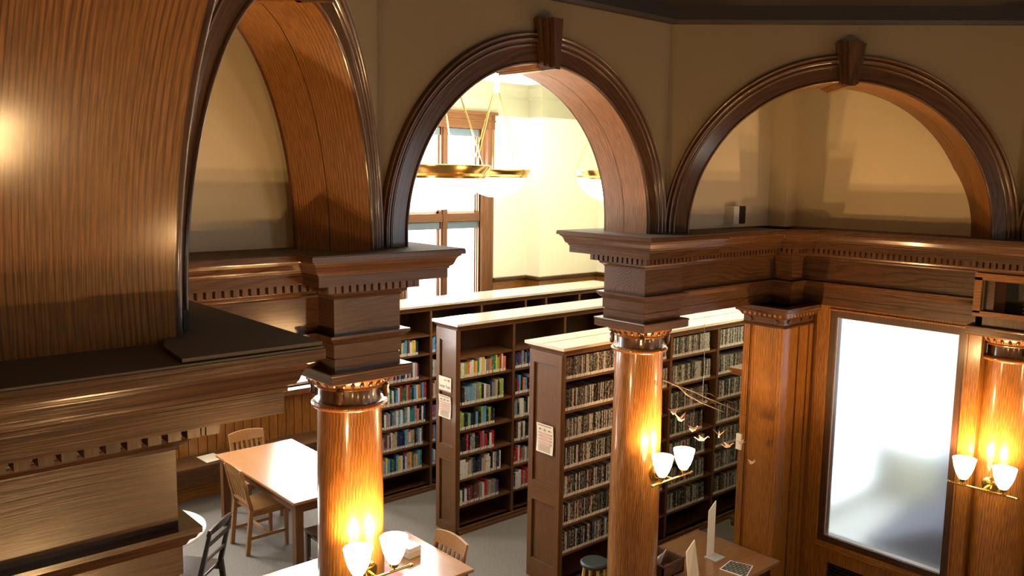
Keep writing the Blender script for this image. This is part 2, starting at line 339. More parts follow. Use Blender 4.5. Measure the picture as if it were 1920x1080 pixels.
# ------------------------------------------------------------------ rotunda: octagon walls with arches
CX, CY = 3.669, .949
CORN = [(.694, -.281), (.716, 2.179), (2.50, 3.93), (4.899, 3.924), (6.644, 2.179), (6.644, -.281)]
LEDGE, THK, TOPZ = 3.14, .39, 4.95
names = ['wall_west_arch', 'wall_northwest_arch', 'wall_north_arch', 'wall_northeast_arch', 'wall_east_arch']
alab = ['large golden oak arch filling the left edge, seen from just beneath it',
        'tall foreshortened oak arch beside the big left panel, tan wall seen through it',
        'oak arch in the middle with scrolled keystone, open to the bright reading room',
        'oak arch on the right with keystone, framing a blank yellow lit wall',
        'oak arch at the far right edge beyond the blank yellow lunette']
for wi in range(5):
    P0, P1 = Vector(CORN[wi]), Vector(CORN[wi+1]); Lw = (P1-P0).length; t = (P1-P0)/Lw; out = Vector((-t.y, t.x)); mid = (P0+P1)/2
    if (mid-Vector((CX, CY))).dot(out) < 0: out = -out
    R = Lw/2-.185; zc = LEDGE+1.078-R
    if wi == 0: zc = LEDGE+.06
    def pt(h, d, z): q = mid+t*h+out*d; return (q.x, q.y, z)
    def arc(r, n=72):
        L_ = [(r, LEDGE)] + [(r*math.cos(PI*k/n), zc+r*math.sin(PI*k/n)) for k in range(n+1)] + [(-r, LEDGE)]
        return L_[:39] if wi == 0 else L_        # only the far half of the nearest arch is in view
    # plaster wall with hole
    w = M(); Ro = R+.10; A = arc(Ro)
    for d, fl in ((0, 0), (THK, 1)):
        for k in range(len(A)-1):
            (h0, z0), (h1, z1) = A[k], A[k+1]
            if abs(h0-h1) < 1e-5: continue
            w.face([pt(h0, d, z0), pt(h1, d, z1), pt(h1, d, TOPZ), pt(h0, d, TOPZ)])
        for sg in ((1,) if wi == 0 else (-1, 1)):
            w.face([pt(sg*Ro, d, LEDGE), pt(sg*Lw/2, d, LEDGE), pt(sg*Lw/2, d, TOPZ), pt(sg*Ro, d, TOPZ)])
    # back corner fillers
    for sg in ((1,) if wi == 0 else (-1, 1)):
        w.face([pt(sg*Lw/2, 0, LEDGE), pt(sg*Lw/2, THK, LEDGE), pt(sg*Lw/2, THK, TOPZ), pt(sg*Lw/2, 0, TOPZ)])
        w.face([pt(sg*Lw/2, 0, LEDGE), pt(sg*Ro, 0, LEDGE), pt(sg*Ro, THK, LEDGE), pt(sg*Lw/2, THK, LEDGE)])
        q = pt(sg*(Lw/2+.165), THK, 0)
        w.face([pt(sg*Lw/2, THK, LEDGE), (q[0], q[1], LEDGE), (q[0], q[1], TOPZ), pt(sg*Lw/2, THK, TOPZ)])
    struct(w, names[wi], pl_rot)
    g0 = pt(0, 0, LEDGE)
    T = thing('arch_surround', g0, alab[wi], 'arch')
    # intrados in two boards across the thickness, joint between
    for nm_, d0, d1 in ([('intrados_board', 0, .21), ('intrados_board', .214, THK)] if wi else [('intrados_board', 0, THK)]):
        m_ = M(); A = arc(R); s_ = 0
        B2 = arc(R+.02)
        for k in range(len(A)-1):
            (h0, z0), (h1, z1) = A[k], A[k+1]; l = math.hypot(h1-h0, z1-z0)
            m_.face([pt(h0, d0, z0), pt(h0, d1, z0), pt(h1, d1, z1), pt(h1, d0, z1)], [(d0, s_), (d1, s_), (d1, s_+l), (d0, s_+l)])
            (g0_, y0_), (g1_, y1_) = B2[k], B2[k+1]
            for dd in (d0, d1):
                m_.face([pt(h0, dd, z0), pt(h1, dd, z1), pt(g1_, dd, y1_), pt(g0_, dd, y0_)], [(0, s_), (0, s_+l), (.02, s_+l), (.02, s_)])
            s_ += l
        m_.build(nm_, oak_uv if wi == 0 else oak_uv2, T, smooth=True)
    # casing
    prof = [(0, .0), (0, .012), (.004, .017), (.010, .019), (.016, .016), (.018, .009), (.10, .009), (.103, .014), (.110, .019), (.117, .019),
            (.122, .013), (.128, .013), (.133, .020), (.141, .027), (.150, .028), (.156, .022), (.158, .016), (.163, .020), (.170, .030), (.178, .032), (.183, .028), (.185, 0)]
    m_ = M(); arcs = [arc(R+r) for r, p in prof]; s_ = 0; c = 0
    for a in range(len(prof)-1):
        (r0, p0), (r1, p1) = prof[a], prof[a+1]; l = math.hypot(r1-r0, p1-p0); s_ = 0
        for k in range(len(arcs[0])-1):
            (h0, z0), (h1, z1) = arcs[a][k], arcs[a][k+1]; (g0_, y0_), (g1_, y1_) = arcs[a+1][k], arcs[a+1][k+1]
            ll = math.hypot(h1-h0, z1-z0)
            m_.face([pt(h0, -p0, z0), pt(h1, -p0, z1), pt(g1_, -p1, y1_), pt(g0_, -p1, y0_)], [(c, s_), (c, s_+ll), (c+l, s_+ll), (c+l, s_)]); s_ += ll
        c += l
    m_.build('casing', dk_uv, T, smooth=True, angle=50)
    # outer back edge moulding
    m_ = M(); prof = [(0, THK), (0, THK+.015), (.012, THK+.02), (.05, THK+.015), (.055, THK)]; arcs = [arc(R+r) for r, p in prof]
    for a in range(len(prof)-1):
        for k in range(len(arcs[0])-1):
            m_.face([pt(arcs[a][k][0], prof[a][1], arcs[a][k][1]), pt(arcs[a][k+1][0], prof[a][1], arcs[a][k+1][1]), pt(arcs[a+1][k+1][0], prof[a+1][1], arcs[a+1][k+1][1]), pt(arcs[a+1][k][0], prof[a+1][1], arcs[a+1][k][1])])
    m_.build('back_bead', dk_uv, T)
    # keystone: three nested wedges, running back along the crown
    zb, zt = zc+R-.015, zc+R+.265
    def wedge(wb, wt, p, zb, zt):
        return M().hexa([pt(-wb, -p, zb), pt(wb, -p, zb), pt(wb, .02, zb), pt(-wb, .02, zb)], [pt(-wt, -p, zt), pt(wt, -p, zt), pt(wt, .02, zt), pt(-wt, .02, zt)])
    K = wedge(.060, .098, .055, zb, zt-.006).build('keystone', dk['z'], T)
    for nm_, a in (('raised_flute', (.042, .070, .085, zb-.010, zt-.003)), ('raised_flute', (.022, .042, .115, zb-.020, zt))):
        wedge(*a).build(nm_, dk['z'], K)
    m_ = M()
    for wv, zz in ((.062, zb), (.043, zb-.010), (.023, zb-.020)):
        m_.hexa([pt(-wv, 0, zz), pt(wv, 0, zz), pt(wv, THK+.02, zz), pt(-wv, THK+.02, zz)], [pt(-wv, 0, zz+.03), pt(wv, 0, zz+.03), pt(wv, THK+.02, zz+.03), pt(-wv, THK+.02, zz+.03)])
    m_.build('crown_strip', oak['y'], T)
# dark octagonal ceiling beam
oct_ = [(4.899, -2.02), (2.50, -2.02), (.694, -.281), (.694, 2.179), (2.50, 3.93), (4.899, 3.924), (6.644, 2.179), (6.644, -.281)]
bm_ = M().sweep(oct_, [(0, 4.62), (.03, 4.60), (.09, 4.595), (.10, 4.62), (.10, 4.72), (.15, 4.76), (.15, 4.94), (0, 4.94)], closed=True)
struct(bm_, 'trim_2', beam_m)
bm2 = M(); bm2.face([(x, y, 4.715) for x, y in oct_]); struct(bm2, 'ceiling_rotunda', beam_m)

# lunette walls over the two corner niches
struct(M().box((.2, 4.20, LEDGE-.01), (2.52, 4.34, TOPZ)).box((.3, 2.2, LEDGE-.01), (.44, 4.34, TOPZ)), 'wall_lunette_northwest', pl_lun_lit)
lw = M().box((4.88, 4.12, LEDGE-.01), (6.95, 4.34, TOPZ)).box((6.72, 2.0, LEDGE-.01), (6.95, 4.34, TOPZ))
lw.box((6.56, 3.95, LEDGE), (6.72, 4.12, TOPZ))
struct(lw, 'wall_lunette_northeast', pl_lun_lit)
# outer walls of the stair side, so that the rotunda is enclosed
struct(M().box((-2.6, 4.34, 0), (.44, 4.5, 5)), 'wall_stair', pl_rot)
# vestibule beyond the frosted window
struct(M().box((6.96, 1.1, 0), (9.6, 4.34, .012)), 'floor_vestibule', pl_ceil)
struct(M().box((9.6, 1.0, 0), (9.7, 4.5, 5)), 'wall_vestibule_east', pl_ceil)
struct(M().box((6.95, 4.34, 0), (9.5, 4.5, 5)), 'wall_vestibule_north', pl_room)
struct(M().box((6.95, 1.0, 0), (9.6, 1.1, 5)), 'wall_vestibule_south', pl_rot)

# ------------------------------------------------------------------ entablature
P_CORN = [(0, 2.985), (.187, 2.985), (.187, 3.034), (.194, 3.038), (.194, 3.046), (.199, 3.050), (.207, 3.055), (.213, 3.064), (.217, 3.076), (.222, 3.090), (.230, 3.102), (.241, 3.108), (.241, 3.114), (.258, 3.117), (.258, 3.14), (0, 3.14)]
P_BAND = [(0, 2.985), (.036, 2.985), (.036, 2.928), (.030, 2.922), (.027, 2.912), (.014, 2.902), (.006, 2.897), (.004, 2.888), (0, 2.888)]
P_FRZ = [(-.05, 2.90), (0, 2.90), (0, 2.69), (-.05, 2.69)]
P_ARC = [(0, 2.70), (.042, 2.70), (.042, 2.686), (.036, 2.682), (.030, 2.671), (.019, 2.664), (.012, 2.652), (.006, 2.648), (.006, 2.578), (-.006, 2.578), (-.006, 2.569), (0, 2.569), (0, 2.505), (-.05, 2.505)]
PITCH = .0445
def dentils(path, parent, closed, mesh_cache={}):
    P = [Vector((*p, 0)) for p in path]; n = len(P)
    for i in range(n if closed else n-1):
        a, b = P[i], P[(i+1) % n]; d = (b-a); Ls = d.length; d.normalize(); nr = Vector((d.y, -d.x, 0))
        inner0 = inner1 = 0
        e0 = .075 if convex(P, i, closed) else -.08; e1 = .075 if convex(P, (i+1) % n, closed) else -.08
        span = Ls+e0+e1; k = max(1, int(round(span/PITCH))); st = (span-.031)/max(1, k-1) if k > 1 else 0
        if k < 2: continue
        rot = math.atan2(d.y, d.x)
        if 'm' not in mesh_cache:
            mb = M().box((-.0148, -.042, -.025), (.0148, .001, .025)); o = mb.build('dentil', dk['z'], parent, local=True); mesh_cache['m'] = o.data; bpy.data.objects.remove(o)
        for q in range(k):
            c = a - d*e0 + d*(.0155+st*q) + nr*.036
            o = bpy.data.objects.new('dentil', mesh_cache['m']); COL.objects.link(o); o.parent = parent
            o.location = Vector((c.x, c.y, 2.9565))-wloc(parent); o.rotation_euler = (0, 0, rot)
def convex(P, i, closed):
    n = len(P)
    if not closed and (i == 0 or i == n-1): return False
    a, b, c = P[i-1], P[i], P[(i+1) % n]; return (b-a).cross(c-b).z > 0
def block(x0, x1, y0, y1, label, hole=False):
    rect = [(x0, y0), (x1, y0), (x1, y1), (x0, y1)]
    cx, cy = (x0+x1)/2, (y0+y1)/2
    T = thing('entablature_block', (cx, cy, 2.43), label, 'entablature', 'entablature blocks over the columns')
    del T['group']
    wx = dk['x']
    c = M().sweep(rect, P_CORN, True).build('cornice', dk_uv, T)
    M().box((x0-.255, y0-.255, 3.139), (x1+.255, y1+.255, 3.146)).build('dusty_top', dustm, T)
    M().sweep(rect, P_BAND, True).build('bed_molding', dk_uv, T)
    dentils(rect, T, True)
    if not hole:
        M().box((x0, y0, 2.69), (x1, y1, 2.95)).build('frieze', dk['x'], T)
        M().sweep(rect, P_ARC, True).build('architrave', dk_uv, T)
    else:
        m_ = M().box((x0+.02, y0, 2.505), (x1, y1-.0, 2.53)).box((x0, y0, 2.84), (x1, y1, 2.95)).box((x1-.03, y0, 2.5), (x1, y1, 2.95)).box((x0, y1-.045, 2.5), (x1, y1, 2.95)).box((x0, y0, 2.5), (x0+.03, y0+.03, 2.95)).box((x0+.0, y0, 2.5), (x0+.03, y1, 2.60))
        m_.build('frieze', dk['z'], T)
        M().box((x0-.02, y1-.03, 2.60), (x0, y1+.02, 2.86)).box((x0-.02, y0-.02, 2.84), (x0, y1+.02, 2.89)).box((x0-.02, y0, 2.575), (x0, y1+.02, 2.615)).build('opening_frame', oak['y'], T)
        M().box((x0+.26, y0+.03, 2.53), (x0+.27, y1-.05, 2.84)).build('opening_back', black, T)
        co = M(); co.tube([(x0+.05+.02*math.cos(a*.9), y0+.10+.02*math.sin(a*.9), 2.62+a*.004) for a in range(50)], .004, 6); co.build('coiled_cable', steel, T)
    ab = [(x0, y0), (x1, y0), (x1, y1), (x0, y1)]
    M().sweep(ab, [(-.1, 2.505), (.047, 2.505), (.050, 2.50), (.050, 2.492), (.046, 2.488), (.046, 2.445), (.040, 2.440), (.030, 2.436), (-.1, 2.436)], True).build('abacus', dk_uv, T)
    return T
BLK = {'nearleft': (.294, .702, 1.993, 2.403), 'left': (2.217, 2.625, 3.914, 4.31), 'mid': (4.712, 5.13, 3.919, 4.31), 'right': (6.636, 7.044, 1.993, 2.403)}
block(*BLK['nearleft'], 'huge dark oak entablature block filling the lower left corner of the view')
block(*BLK['left'], 'dark oak entablature block on the column left of the middle arch')
block(*BLK['mid'], 'dark oak entablature block on the column right of the middle arch')
block(*BLK['right'], 'oak entablature block at the right edge with a missing panel showing wiring', hole=True)
# runs between the blocks, round the two corner niches
def run(path, label, backs, ledge_polys):
    T = thing('entablature_beam', (path[1][0], path[1][1], 2.505), label, 'entablature')
    M().sweep(path, P_CORN).build('cornice', dk_uv, T)
    M().sweep(path, P_BAND).build('bed_molding', dk_uv, T); dentils(path, T, False)
    M().sweep(path, [(-.02, 2.90), (0, 2.90), (0, 2.69), (-.02, 2.69)]).build('frieze', dk_uv, T)
    M().sweep(path, P_ARC).build('architrave', dk_uv, T)
    m_ = M()
    for b in backs: m_.box(*b)
    m_.build('beam_core', dk['x'], T)
    m_ = M()
    for z in ledge_polys: m_.box((z[0], z[1], 3.139), (z[2], z[3], 3.145))
    m_.build('dusty_top', dustm, T)
    return T
# north-east niche: travel so the rotunda side is on the right hand
pathC = [(5.12, 3.98), (6.462, 3.98), (6.462, 3.80), (6.66, 3.80), (6.66, 2.40)]
pathC_simple = [(5.12, 3.98), (6.462, 3.98), (6.462, 3.80), (6.66, 3.80), (6.66, 2.40)]
run(pathC_simple, 'dark oak entablature beam bending round the right-hand niche under the yellow lunette',
    [((5.13, 3.985, 2.506), (6.95, 4.34, 3.13)), ((6.665, 2.3, 2.506), (6.95, 4.34, 3.13)), ((6.467, 3.805, 2.506), (6.66, 3.98, 3.13))],
    [(5.12, 3.725, 6.40, 4.34), (6.405, 2.2, 6.95, 4.34), (6.21, 3.545, 6.5, 4.1)])
pathA = [(.642, 2.40), (.642, 4.08), (2.23, 4.08)]
run([(.642, 2.40), (.642, 4.075), (2.23, 4.075)], 'dark oak entablature beam seen through the foreshortened left arch',
    [((.3, 2.4, 2.506), (.637, 4.34, 3.13)), ((.3, 4.08, 2.506), (2.22, 4.34, 3.13))],
    [(.3, 2.4, .897, 4.34), (.3, 3.825, 2.23, 4.34)])

# ------------------------------------------------------------------ columns
def column(cx, cy, label):
    T = thing('column', (cx, cy, 0), label, 'column')
    pr = []
    for k in range(25):
        z = .25 + (2.255-.25)*k/24; tt = (z-.25)/2.0
        r = .193 - .015*max(0, (tt-.25)/.75)**1.6
        pr.append((r, z))
    pr += [(.184, 2.262)]
    M().lathe((cx, cy, 0), pr, 64, False).build('shaft', col_uv, T, smooth=True)
    M().lathe((cx, cy, 0), [(.18, 2.255), (.205, 2.258), (.213, 2.268), (.213, 2.276), (.203, 2.286), (.185, 2.289), (.178, 2.289)], 64, False).build('astragal', col_uv, T, smooth=True)
    M().lathe((cx, cy, 0), [(.178, 2.285), (.174, 2.30), (.174, 2.365), (.18, 2.372)], 64, False).build('necking', dk_uv, T, smooth=True)
    M().lathe((cx, cy, 0), [(.174, 2.368), (.192, 2.37), (.197, 2.377), (.192, 2.384), (.196, 2.388), (.215, 2.402), (.234, 2.425), (.240, 2.436)], 64, False).build('echinus', col_uv, T, smooth=True)
    egg = M().lathe((0, 0, 0), [(0, -.020), (.008, -.016), (.012, -.004), (.012, .006), (.008, .016), (0, .019)], 8, False)
    first = None
    for k in range(28):
        a = 2*PI*k/28
        if first is None: first = egg.build('carved_egg', dk_uv, T, local=True, smooth=True); o = first
        else: o = bpy.data.objects.new('carved_egg', first.data); COL.objects.link(o); o.parent = T
        o.location = (.222*math.cos(a), .222*math.sin(a), 2.410); o.rotation_euler = (0, .7, a)
    for k in range(4):
        a = PI/4 + PI/2*k; x, y = cx+.205*math.cos(a+.0), cy+.205*math.sin(a)
        M().lathe((x, y, 2.335), [(0, -.035), (.012, -.03), (.02, -.01), (.018, .015), (.022, .04), (.01, .055), (0, .06)], 8, False).build('corner_leaf', dk_uv, T, smooth=True)
    M().lathe((cx, cy, 0), [(.27, 0), (.27, .10), (.275, .12), (.275, .15), (.255, .175), (.235, .185), (.235, .2), (.245, .215), (.235, .24), (.21, .255)], 48).build('base', col_uv, T, smooth=True)
    return T
column(2.43, 4.13, 'glossy round oak column left of the bookcases, lit orange by its sconce')
column(4.925, 4.13, 'glossy round oak column between the DVD bookcases, right of the middle arch')
column(6.85, 2.208, 'glossy round oak column at the right edge beside the frosted window')
column(.488, 2.208, 'oak column under the huge lower left entablature block, mostly hidden')

# sconces
def sconce(cx, cy, dx, dy, out, sep, label, tx, bar=.23, power=46):
    """(dx,dy) facing; tangent (tx)"""
    z0 = 1.355; c = Vector((cx+dx*out, cy+dy*out, 0)); t = Vector((tx[0], tx[1], 0)); d = Vector((dx, dy, 0))
    T = thing('wall_sconce', (cx+dx*.20, cy+dy*.20, z0), label, 'lamp', None)
    p = Vector((cx, cy, z0-.01))+d*.205
    m_ = M(); 
    m_.tube([p-d*.01, p+d*.012, p+d*.02], [.058, .058, .035], 24); m_.build('back_plate', brass, T, smooth=True)
    M().tube([p, p+d*(out-.205)+Vector((0, 0, -.004))], .009, 10).tube([p+Vector((0, 0, -.03)), p+d*.06+Vector((0, 0, -.05)), p+d*(out-.2)], .005, 8).build('arm', brass, T, smooth=True)
    M().tube([c-t*bar+Vector((0, 0, z0-.012)), c+t*bar+Vector((0, 0, z0-.012))], .0085, 10).build('bar', brass, T, smooth=True)
    for s_ in (-1, 1): M().lathe((c.x+t.x*s_*bar, c.y+t.y*s_*bar, z0-.012), [(0, -.013), (.012, -.006), (.013, .004), (0, .013)], 10, False).build('finial', brass, T, smooth=True)
    for s_ in (-1, 1):
        q = c+t*s_*sep
        h = M().lathe((q.x, q.y, z0), [(.007, -.01), (.007, .008), (.02, .012), (.026, .02), (.026, .034), (.018, .04)], 16, False).build('lamp_holder', brass, T, smooth=True)
        prf = [(.020, .028), (.034, .045), (.052, .080), (.066, .120), (.074, .160), (.080, .186)]
        sh = M().lathe((q.x, q.y, z0), prf + [(.077, .186)] + [(r-.004, z) for r, z in reversed(prf[1:-1])], 28, False).build('lamp_shade', lampglass, T, smooth=True)
        point('sconce_bulb', (q.x, q.y, z0+.19), power, WARM, .035)
    return T
sconce(2.41, 4.13, 0, -1, .30, .115, 'twin-shade brass sconce on the left column at the bottom edge', (1, 0))
sconce(4.925, 4.13, 0, -1, .36, .125, 'twin-shade brass sconce on the column in front of the DVD shelves', (1, 0))
sconce(6.85, 2.208, -1, 0, .36, .135, 'twin-shade brass sconce at the right edge beside the frosted window', (0, 1))
sconce(.488, 2.208, 1, 0, .36, .135, 'twin-shade brass sconce hidden below the huge lower left entablature block', (0, 1))

for (px_, py_, dx_, dy_, wh_) in ((4.925, -2.23, 0, 1, 'opposite the right niche'), (2.41, -2.23, 0, 1, 'opposite the left niche'), (6.85, -.31, -1, 0, 'beyond the right edge'), (.488, -.31, 1, 0, 'directly below the viewer')):
    column(px_, py_, 'oak column of the rotunda %s, outside the view' % wh_)
    sconce(px_, py_, dx_, dy_, .36, .13, 'twin-shade brass sconce %s, outside the view' % wh_, (1, 0) if dx_ == 0 else (0, 1), power=38 if px_ > 1 else 32)
# ------------------------------------------------------------------ niche corner pilaster and panelled wall with frosted window
T = thing('pilaster', (6.42, 3.9, 0), 'square golden oak pilaster with rosette capital at the niche corner', 'pilaster')
M().box((6.215, 3.70, 0), (6.95, 4.06, 2.345)).build('shaft', oak['z'], T)
for y0, y1 in ((3.685, 3.745), (4.0, 4.06)): M().box((6.195, y0, .0), (6.216, y1, 2.345)).build('raised_stile', oak['z'], T)
for y0 in (3.990, 3.746): M().box((6.206, y0, 0), (6.216, y0+.006, 2.345)).build('panel_bead', oak['z'], T)
for x0, x1 in ((6.216, 6.30), (6.44, 6.52), (6.60, 6.66)): M().box((x0, 3.685, 0), (x1, 3.701, 2.345)).build('raised_stile', oak['z'], T)
capp = [(6.95, 3.70), (6.95, 4.06), (6.2, 4.06), (6.2, 3.70)]
crect = [(6.2, 3.69), (6.66, 3.69), (6.66, 4.07), (6.2, 4.07)]
M().sweep(crect, [(-.02, 2.335), (.012, 2.335), (.018, 2.342), (.012, 2.352), (0, 2.358), (0, 2.41), (.012, 2.415), (.02, 2.43), (.03, 2.445), (.05, 2.452), (.055, 2.47), (.06, 2.478), (.06, 2.506), (-.02, 2.506)], True).build('capital', dk_uv, T)
for k in range(8):
    M().box((6.17, 3.70+.047*k, 2.424), (6.19, 3.70+.047*k+.026, 2.448)).build('capital_block', oak['z'], T)
for k in range(10):
    M().box((6.205+.047*k, 3.66, 2.424), (6.205+.047*k+.026, 3.68, 2.448)).build('capital_block', oak['z'], T)
for p in ((6.197, 3.76), (6.197, 4.0)):
    r = M(); r.tube([(6.20, p[1], 2.385), (6.185, p[1], 2.385)], [.020, .014], 12); r.build('rosette', dk['z'], T, smooth=True)
for p in (6.27, 6.46, 6.6):
    r = M(); r.tube([(p, 3.69, 2.385), (p, 3.675, 2.385)], [.020, .014], 12); r.build('rosette', dk['z'], T, smooth=True)
# return of a dado cap behind the pilaster
T = thing('dado_rail', (6.4, 4.25, 0), 'short oak dado rail end poking out left of the niche pilaster', 'moulding')
M().box((6.41, 4.10, 1.82), (6.9, 4.31, 1.855)).box((6.385, 4.09, 1.855), (6.9, 4.32, 1.885)).build('cap', case_m['y'], T)
M().box((6.60, 4.10, .0), (6.9, 4.30, 1.82)).build('panel', case_m['z'], T)
M().box((6.52, 4.10, .38), (6.61, 4.31, .42)).box((6.50, 4.10, .44), (6.61, 4.31, .47)).build('base_molding', dk['y'], T)
# wall panelling with frosted window
T = thing('window_partition', (6.66, 3.0, 0), 'oak partition holding a tall frosted daylight pane, between pilaster and right column', 'partition')
m_ = M().box((6.66, 3.475, 0), (6.74, 3.9, 2.506)).box((6.66, 2.345, 0), (6.74, 2.51, 2.506)).box((6.66, 2.51, 2.415), (6.74, 3.475, 2.506)).box((6.66, 2.51, .30), (6.74, 3.475, .535)).box((7.10, 1.0, 0), (7.16, 2.46, 2.506))
m_.build('panel_frame', oak['z'], T)
def rframe(y0, y1, z0, z1, w_, d, x, name, mat):
    m_ = M(); m_.box((x-d, y0-w_, z0-w_), (x, y0, z1+w_)).box((x-d, y1, z0-w_), (x, y1+w_, z1+w_)).box((x-d, y0, z1), (x, y1, z1+w_)).box((x-d, y0, z0-w_), (x, y1, z0))
    return m_.build(name, mat, T)
darkframe = wood('dark_window_frame', (.07, .03, .015), (.015, .006, .004), 'z', rough=.4)
rframe(2.51, 3.475, .535, 2.415, .052, .012, 6.66, 'window_frame', darkframe)
rframe(2.515, 3.47, .54, 2.41, .006, .004, 6.668, 'pale_glazing_bead', plain('glazing_bead', (.6, .55, .5), .5))
rframe(2.455, 3.53, .48, 2.47, .014, .022, 6.66, 'outer_bead', oak['z'])
M().box((6.63, 2.44, .425), (6.66, 3.545, .455)).box((6.64, 2.44, .455), (6.66, 3.545, .47)).build('sill', oak['y'], T)
M().box((6.675, 2.51, .535), (6.681, 3.475, 2.415)).build('frosted_pane', frost, T)
M().box((6.644, 2.35, 0), (6.66, 2.44, 2.43)).build('flat_pilaster', oak['z'], T)
gr = M().box((6.70, 2.51, .0), (6.72, 3.475, .30)).build('grille', black, T)
for k in range(9): M().box((6.665, 2.53, .035+.03*k), (6.695, 3.44, .045+.03*k)).build('grille_slat', black, T)
M().box((6.655, 3.43, 0), (6.70, 3.475, .32)).box((6.655, 2.98, 0), (6.70, 3.02, .32)).build('grille_stile', oak['z'], T)
# what stands behind the frosted pane
tag(M().hexa([(7.9, 1.2, .012), (9.3, 1.2, .012), (9.3, 3.9, .012), (7.9, 3.75, .012)], [(7.9, 1.2, .5), (9.3, 1.2, 1.1), (9.3, 2.9, .7), (7.9, 3.1, .35)]).build('stair_side', plain('grey_stair_paint', (.16, .15, .19), .7)), 'grey sloping stair side blurred behind the frosted pane', 'stairs')
tag(M().box((9.36, 3.50, .02), (9.42, 3.60, 4)).build('post', plain('violet_grey_paint', (.2, .2, .28), .7)), 'left one of two slim grey posts blurred behind frosted pane', 'post')
tag(M().box((9.36, 3.28, .02), (9.42, 3.38, 4)).build('post', plain('violet_grey_paint2', (.2, .2, .28), .7)), 'right one of two slim grey posts blurred behind frosted pane', 'post')

# ------------------------------------------------------------------ bookcases
def bookcase(x0, x1, y0, y1, divs, shelf_z, label, base_h=.06, rails=None, rowtop=2.05, overh=.045, mid_seam=False):
    T = thing('bookcase', ((x0+x1)/2, (y0+y1)/2, 0), label, 'bookcase')
    t = .025; yb = y1-.02
    # crown: stepped slab
    M().box((x0-overh, y0-overh, 2.105), (x1+overh, y1+overh, 2.13)).build('top', top_glare_m, T)
    M().sweep([(x0, y0), (x1, y0), (x1, y1), (x0, y1)], [(-.05, 2.05), (.004, 2.05), (.006, 2.07), (.018, 2.078), (.024, 2.092), (.034, 2.098), (.034, 2.105), (-.05, 2.105)], True).build('crown_molding', case_m['x'], T)
    if mid_seam: M().box((x0-overh, (y0+y1)/2+.03, 2.1301), (x1+overh, (y0+y1)/2+.036, 2.1315)).build('top_seam', black, T)
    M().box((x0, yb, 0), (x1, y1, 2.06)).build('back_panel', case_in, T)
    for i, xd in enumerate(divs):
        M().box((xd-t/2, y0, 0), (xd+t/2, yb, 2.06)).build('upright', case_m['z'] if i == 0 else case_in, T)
        M().box((xd-t/2-.003, y0-.004, .05), (xd+t/2+.003, y0, 2.06)).build('upright_edge', case_m['z'], T)
    for i in range(len(divs)-1):
        for z in shelf_z: M().box((divs[i]+t/2, y0+.006, z-.02), (divs[i+1]-t/2, yb, z)).build('shelf', case_m['x'], T)
    M().box((x0, y0-.02, 0), (x1, y0+.05, base_h)).box((x0, y0-.035, 0), (x1, y0, base_h*.45)).build('plinth', case_m['x'], T)
    M().box((x0, y0, base_h-.02), (x1, yb, base_h)).build('bottom_board', case_m['x'], T)
    if rails:
        e = M().box((x0-.004, y0, 0), (x0+.012, y1, 2.06)).build('end_panel', case_m['z'], T)
        w_ = .055
        for a, b in ((y0, y0+w_), (y1-w_, y1)): M().box((x0-.022, a, 0), (x0-.004, b, 2.06)).build('end_stile', case_m['z'], T)
        for a, b in rails: M().box((x0-.022, y0+w_, a), (x0-.004, y1-w_, b)).build('end_rail', case_m['y'], T)
        for a, b in zip(rails[:-1], rails[1:]):   # thin bead around each sunk panel
            z1, z0 = a[0], b[1]
            m_ = M(); q = .008
            for yy in (y0+w_, y1-w_-q): m_.box((x0-.014, yy, z0), (x0-.004, yy+q, z1))
            m_.box((x0-.014, y0+w_, z1-q), (x0-.004, y1-w_, z1)).box((x0-.014, y0+w_, z0), (x0-.004, y1-w_, z0+q)); m_.build('panel_bead', dk['z'], T)
    return T
SZ2 = [1.785, 1.575, 1.30, 1.05, .80, .55, .28]
SZ3 = [1.845, 1.570, 1.31, 1.06, .805, .555, .30]
C1 = bookcase(4.78, 8.55, 7.60, 8.02, [4.7925, 5.51, 6.23, 6.92, 7.26, 7.85, 8.5375], SZ2, 'farthest long brown bookcase, nearest the windows', rails=[(1.93, 2.06), (.74, .88), (0, .08)])
C2 = bookcase(4.98, 8.70, 6.43, 6.75, [4.9925, 5.70, 6.43, 7.15, 7.87, 8.6875], SZ2, 'middle long brown bookcase with the Large Type notice on its end', rails=[(1.945, 2.06), (.73, .885), (0, .085)])
C3 = bookcase(4.97, 8.60, 4.976, 5.37, [4.9825, 5.69, 6.405, 7.155, 7.87, 8.5875], SZ3, 'nearest bookcase, packed with DVD cases, white notice on its end', rails=[(1.955, 2.06), (.725, .90), (0, .18)], mid_seam=True)

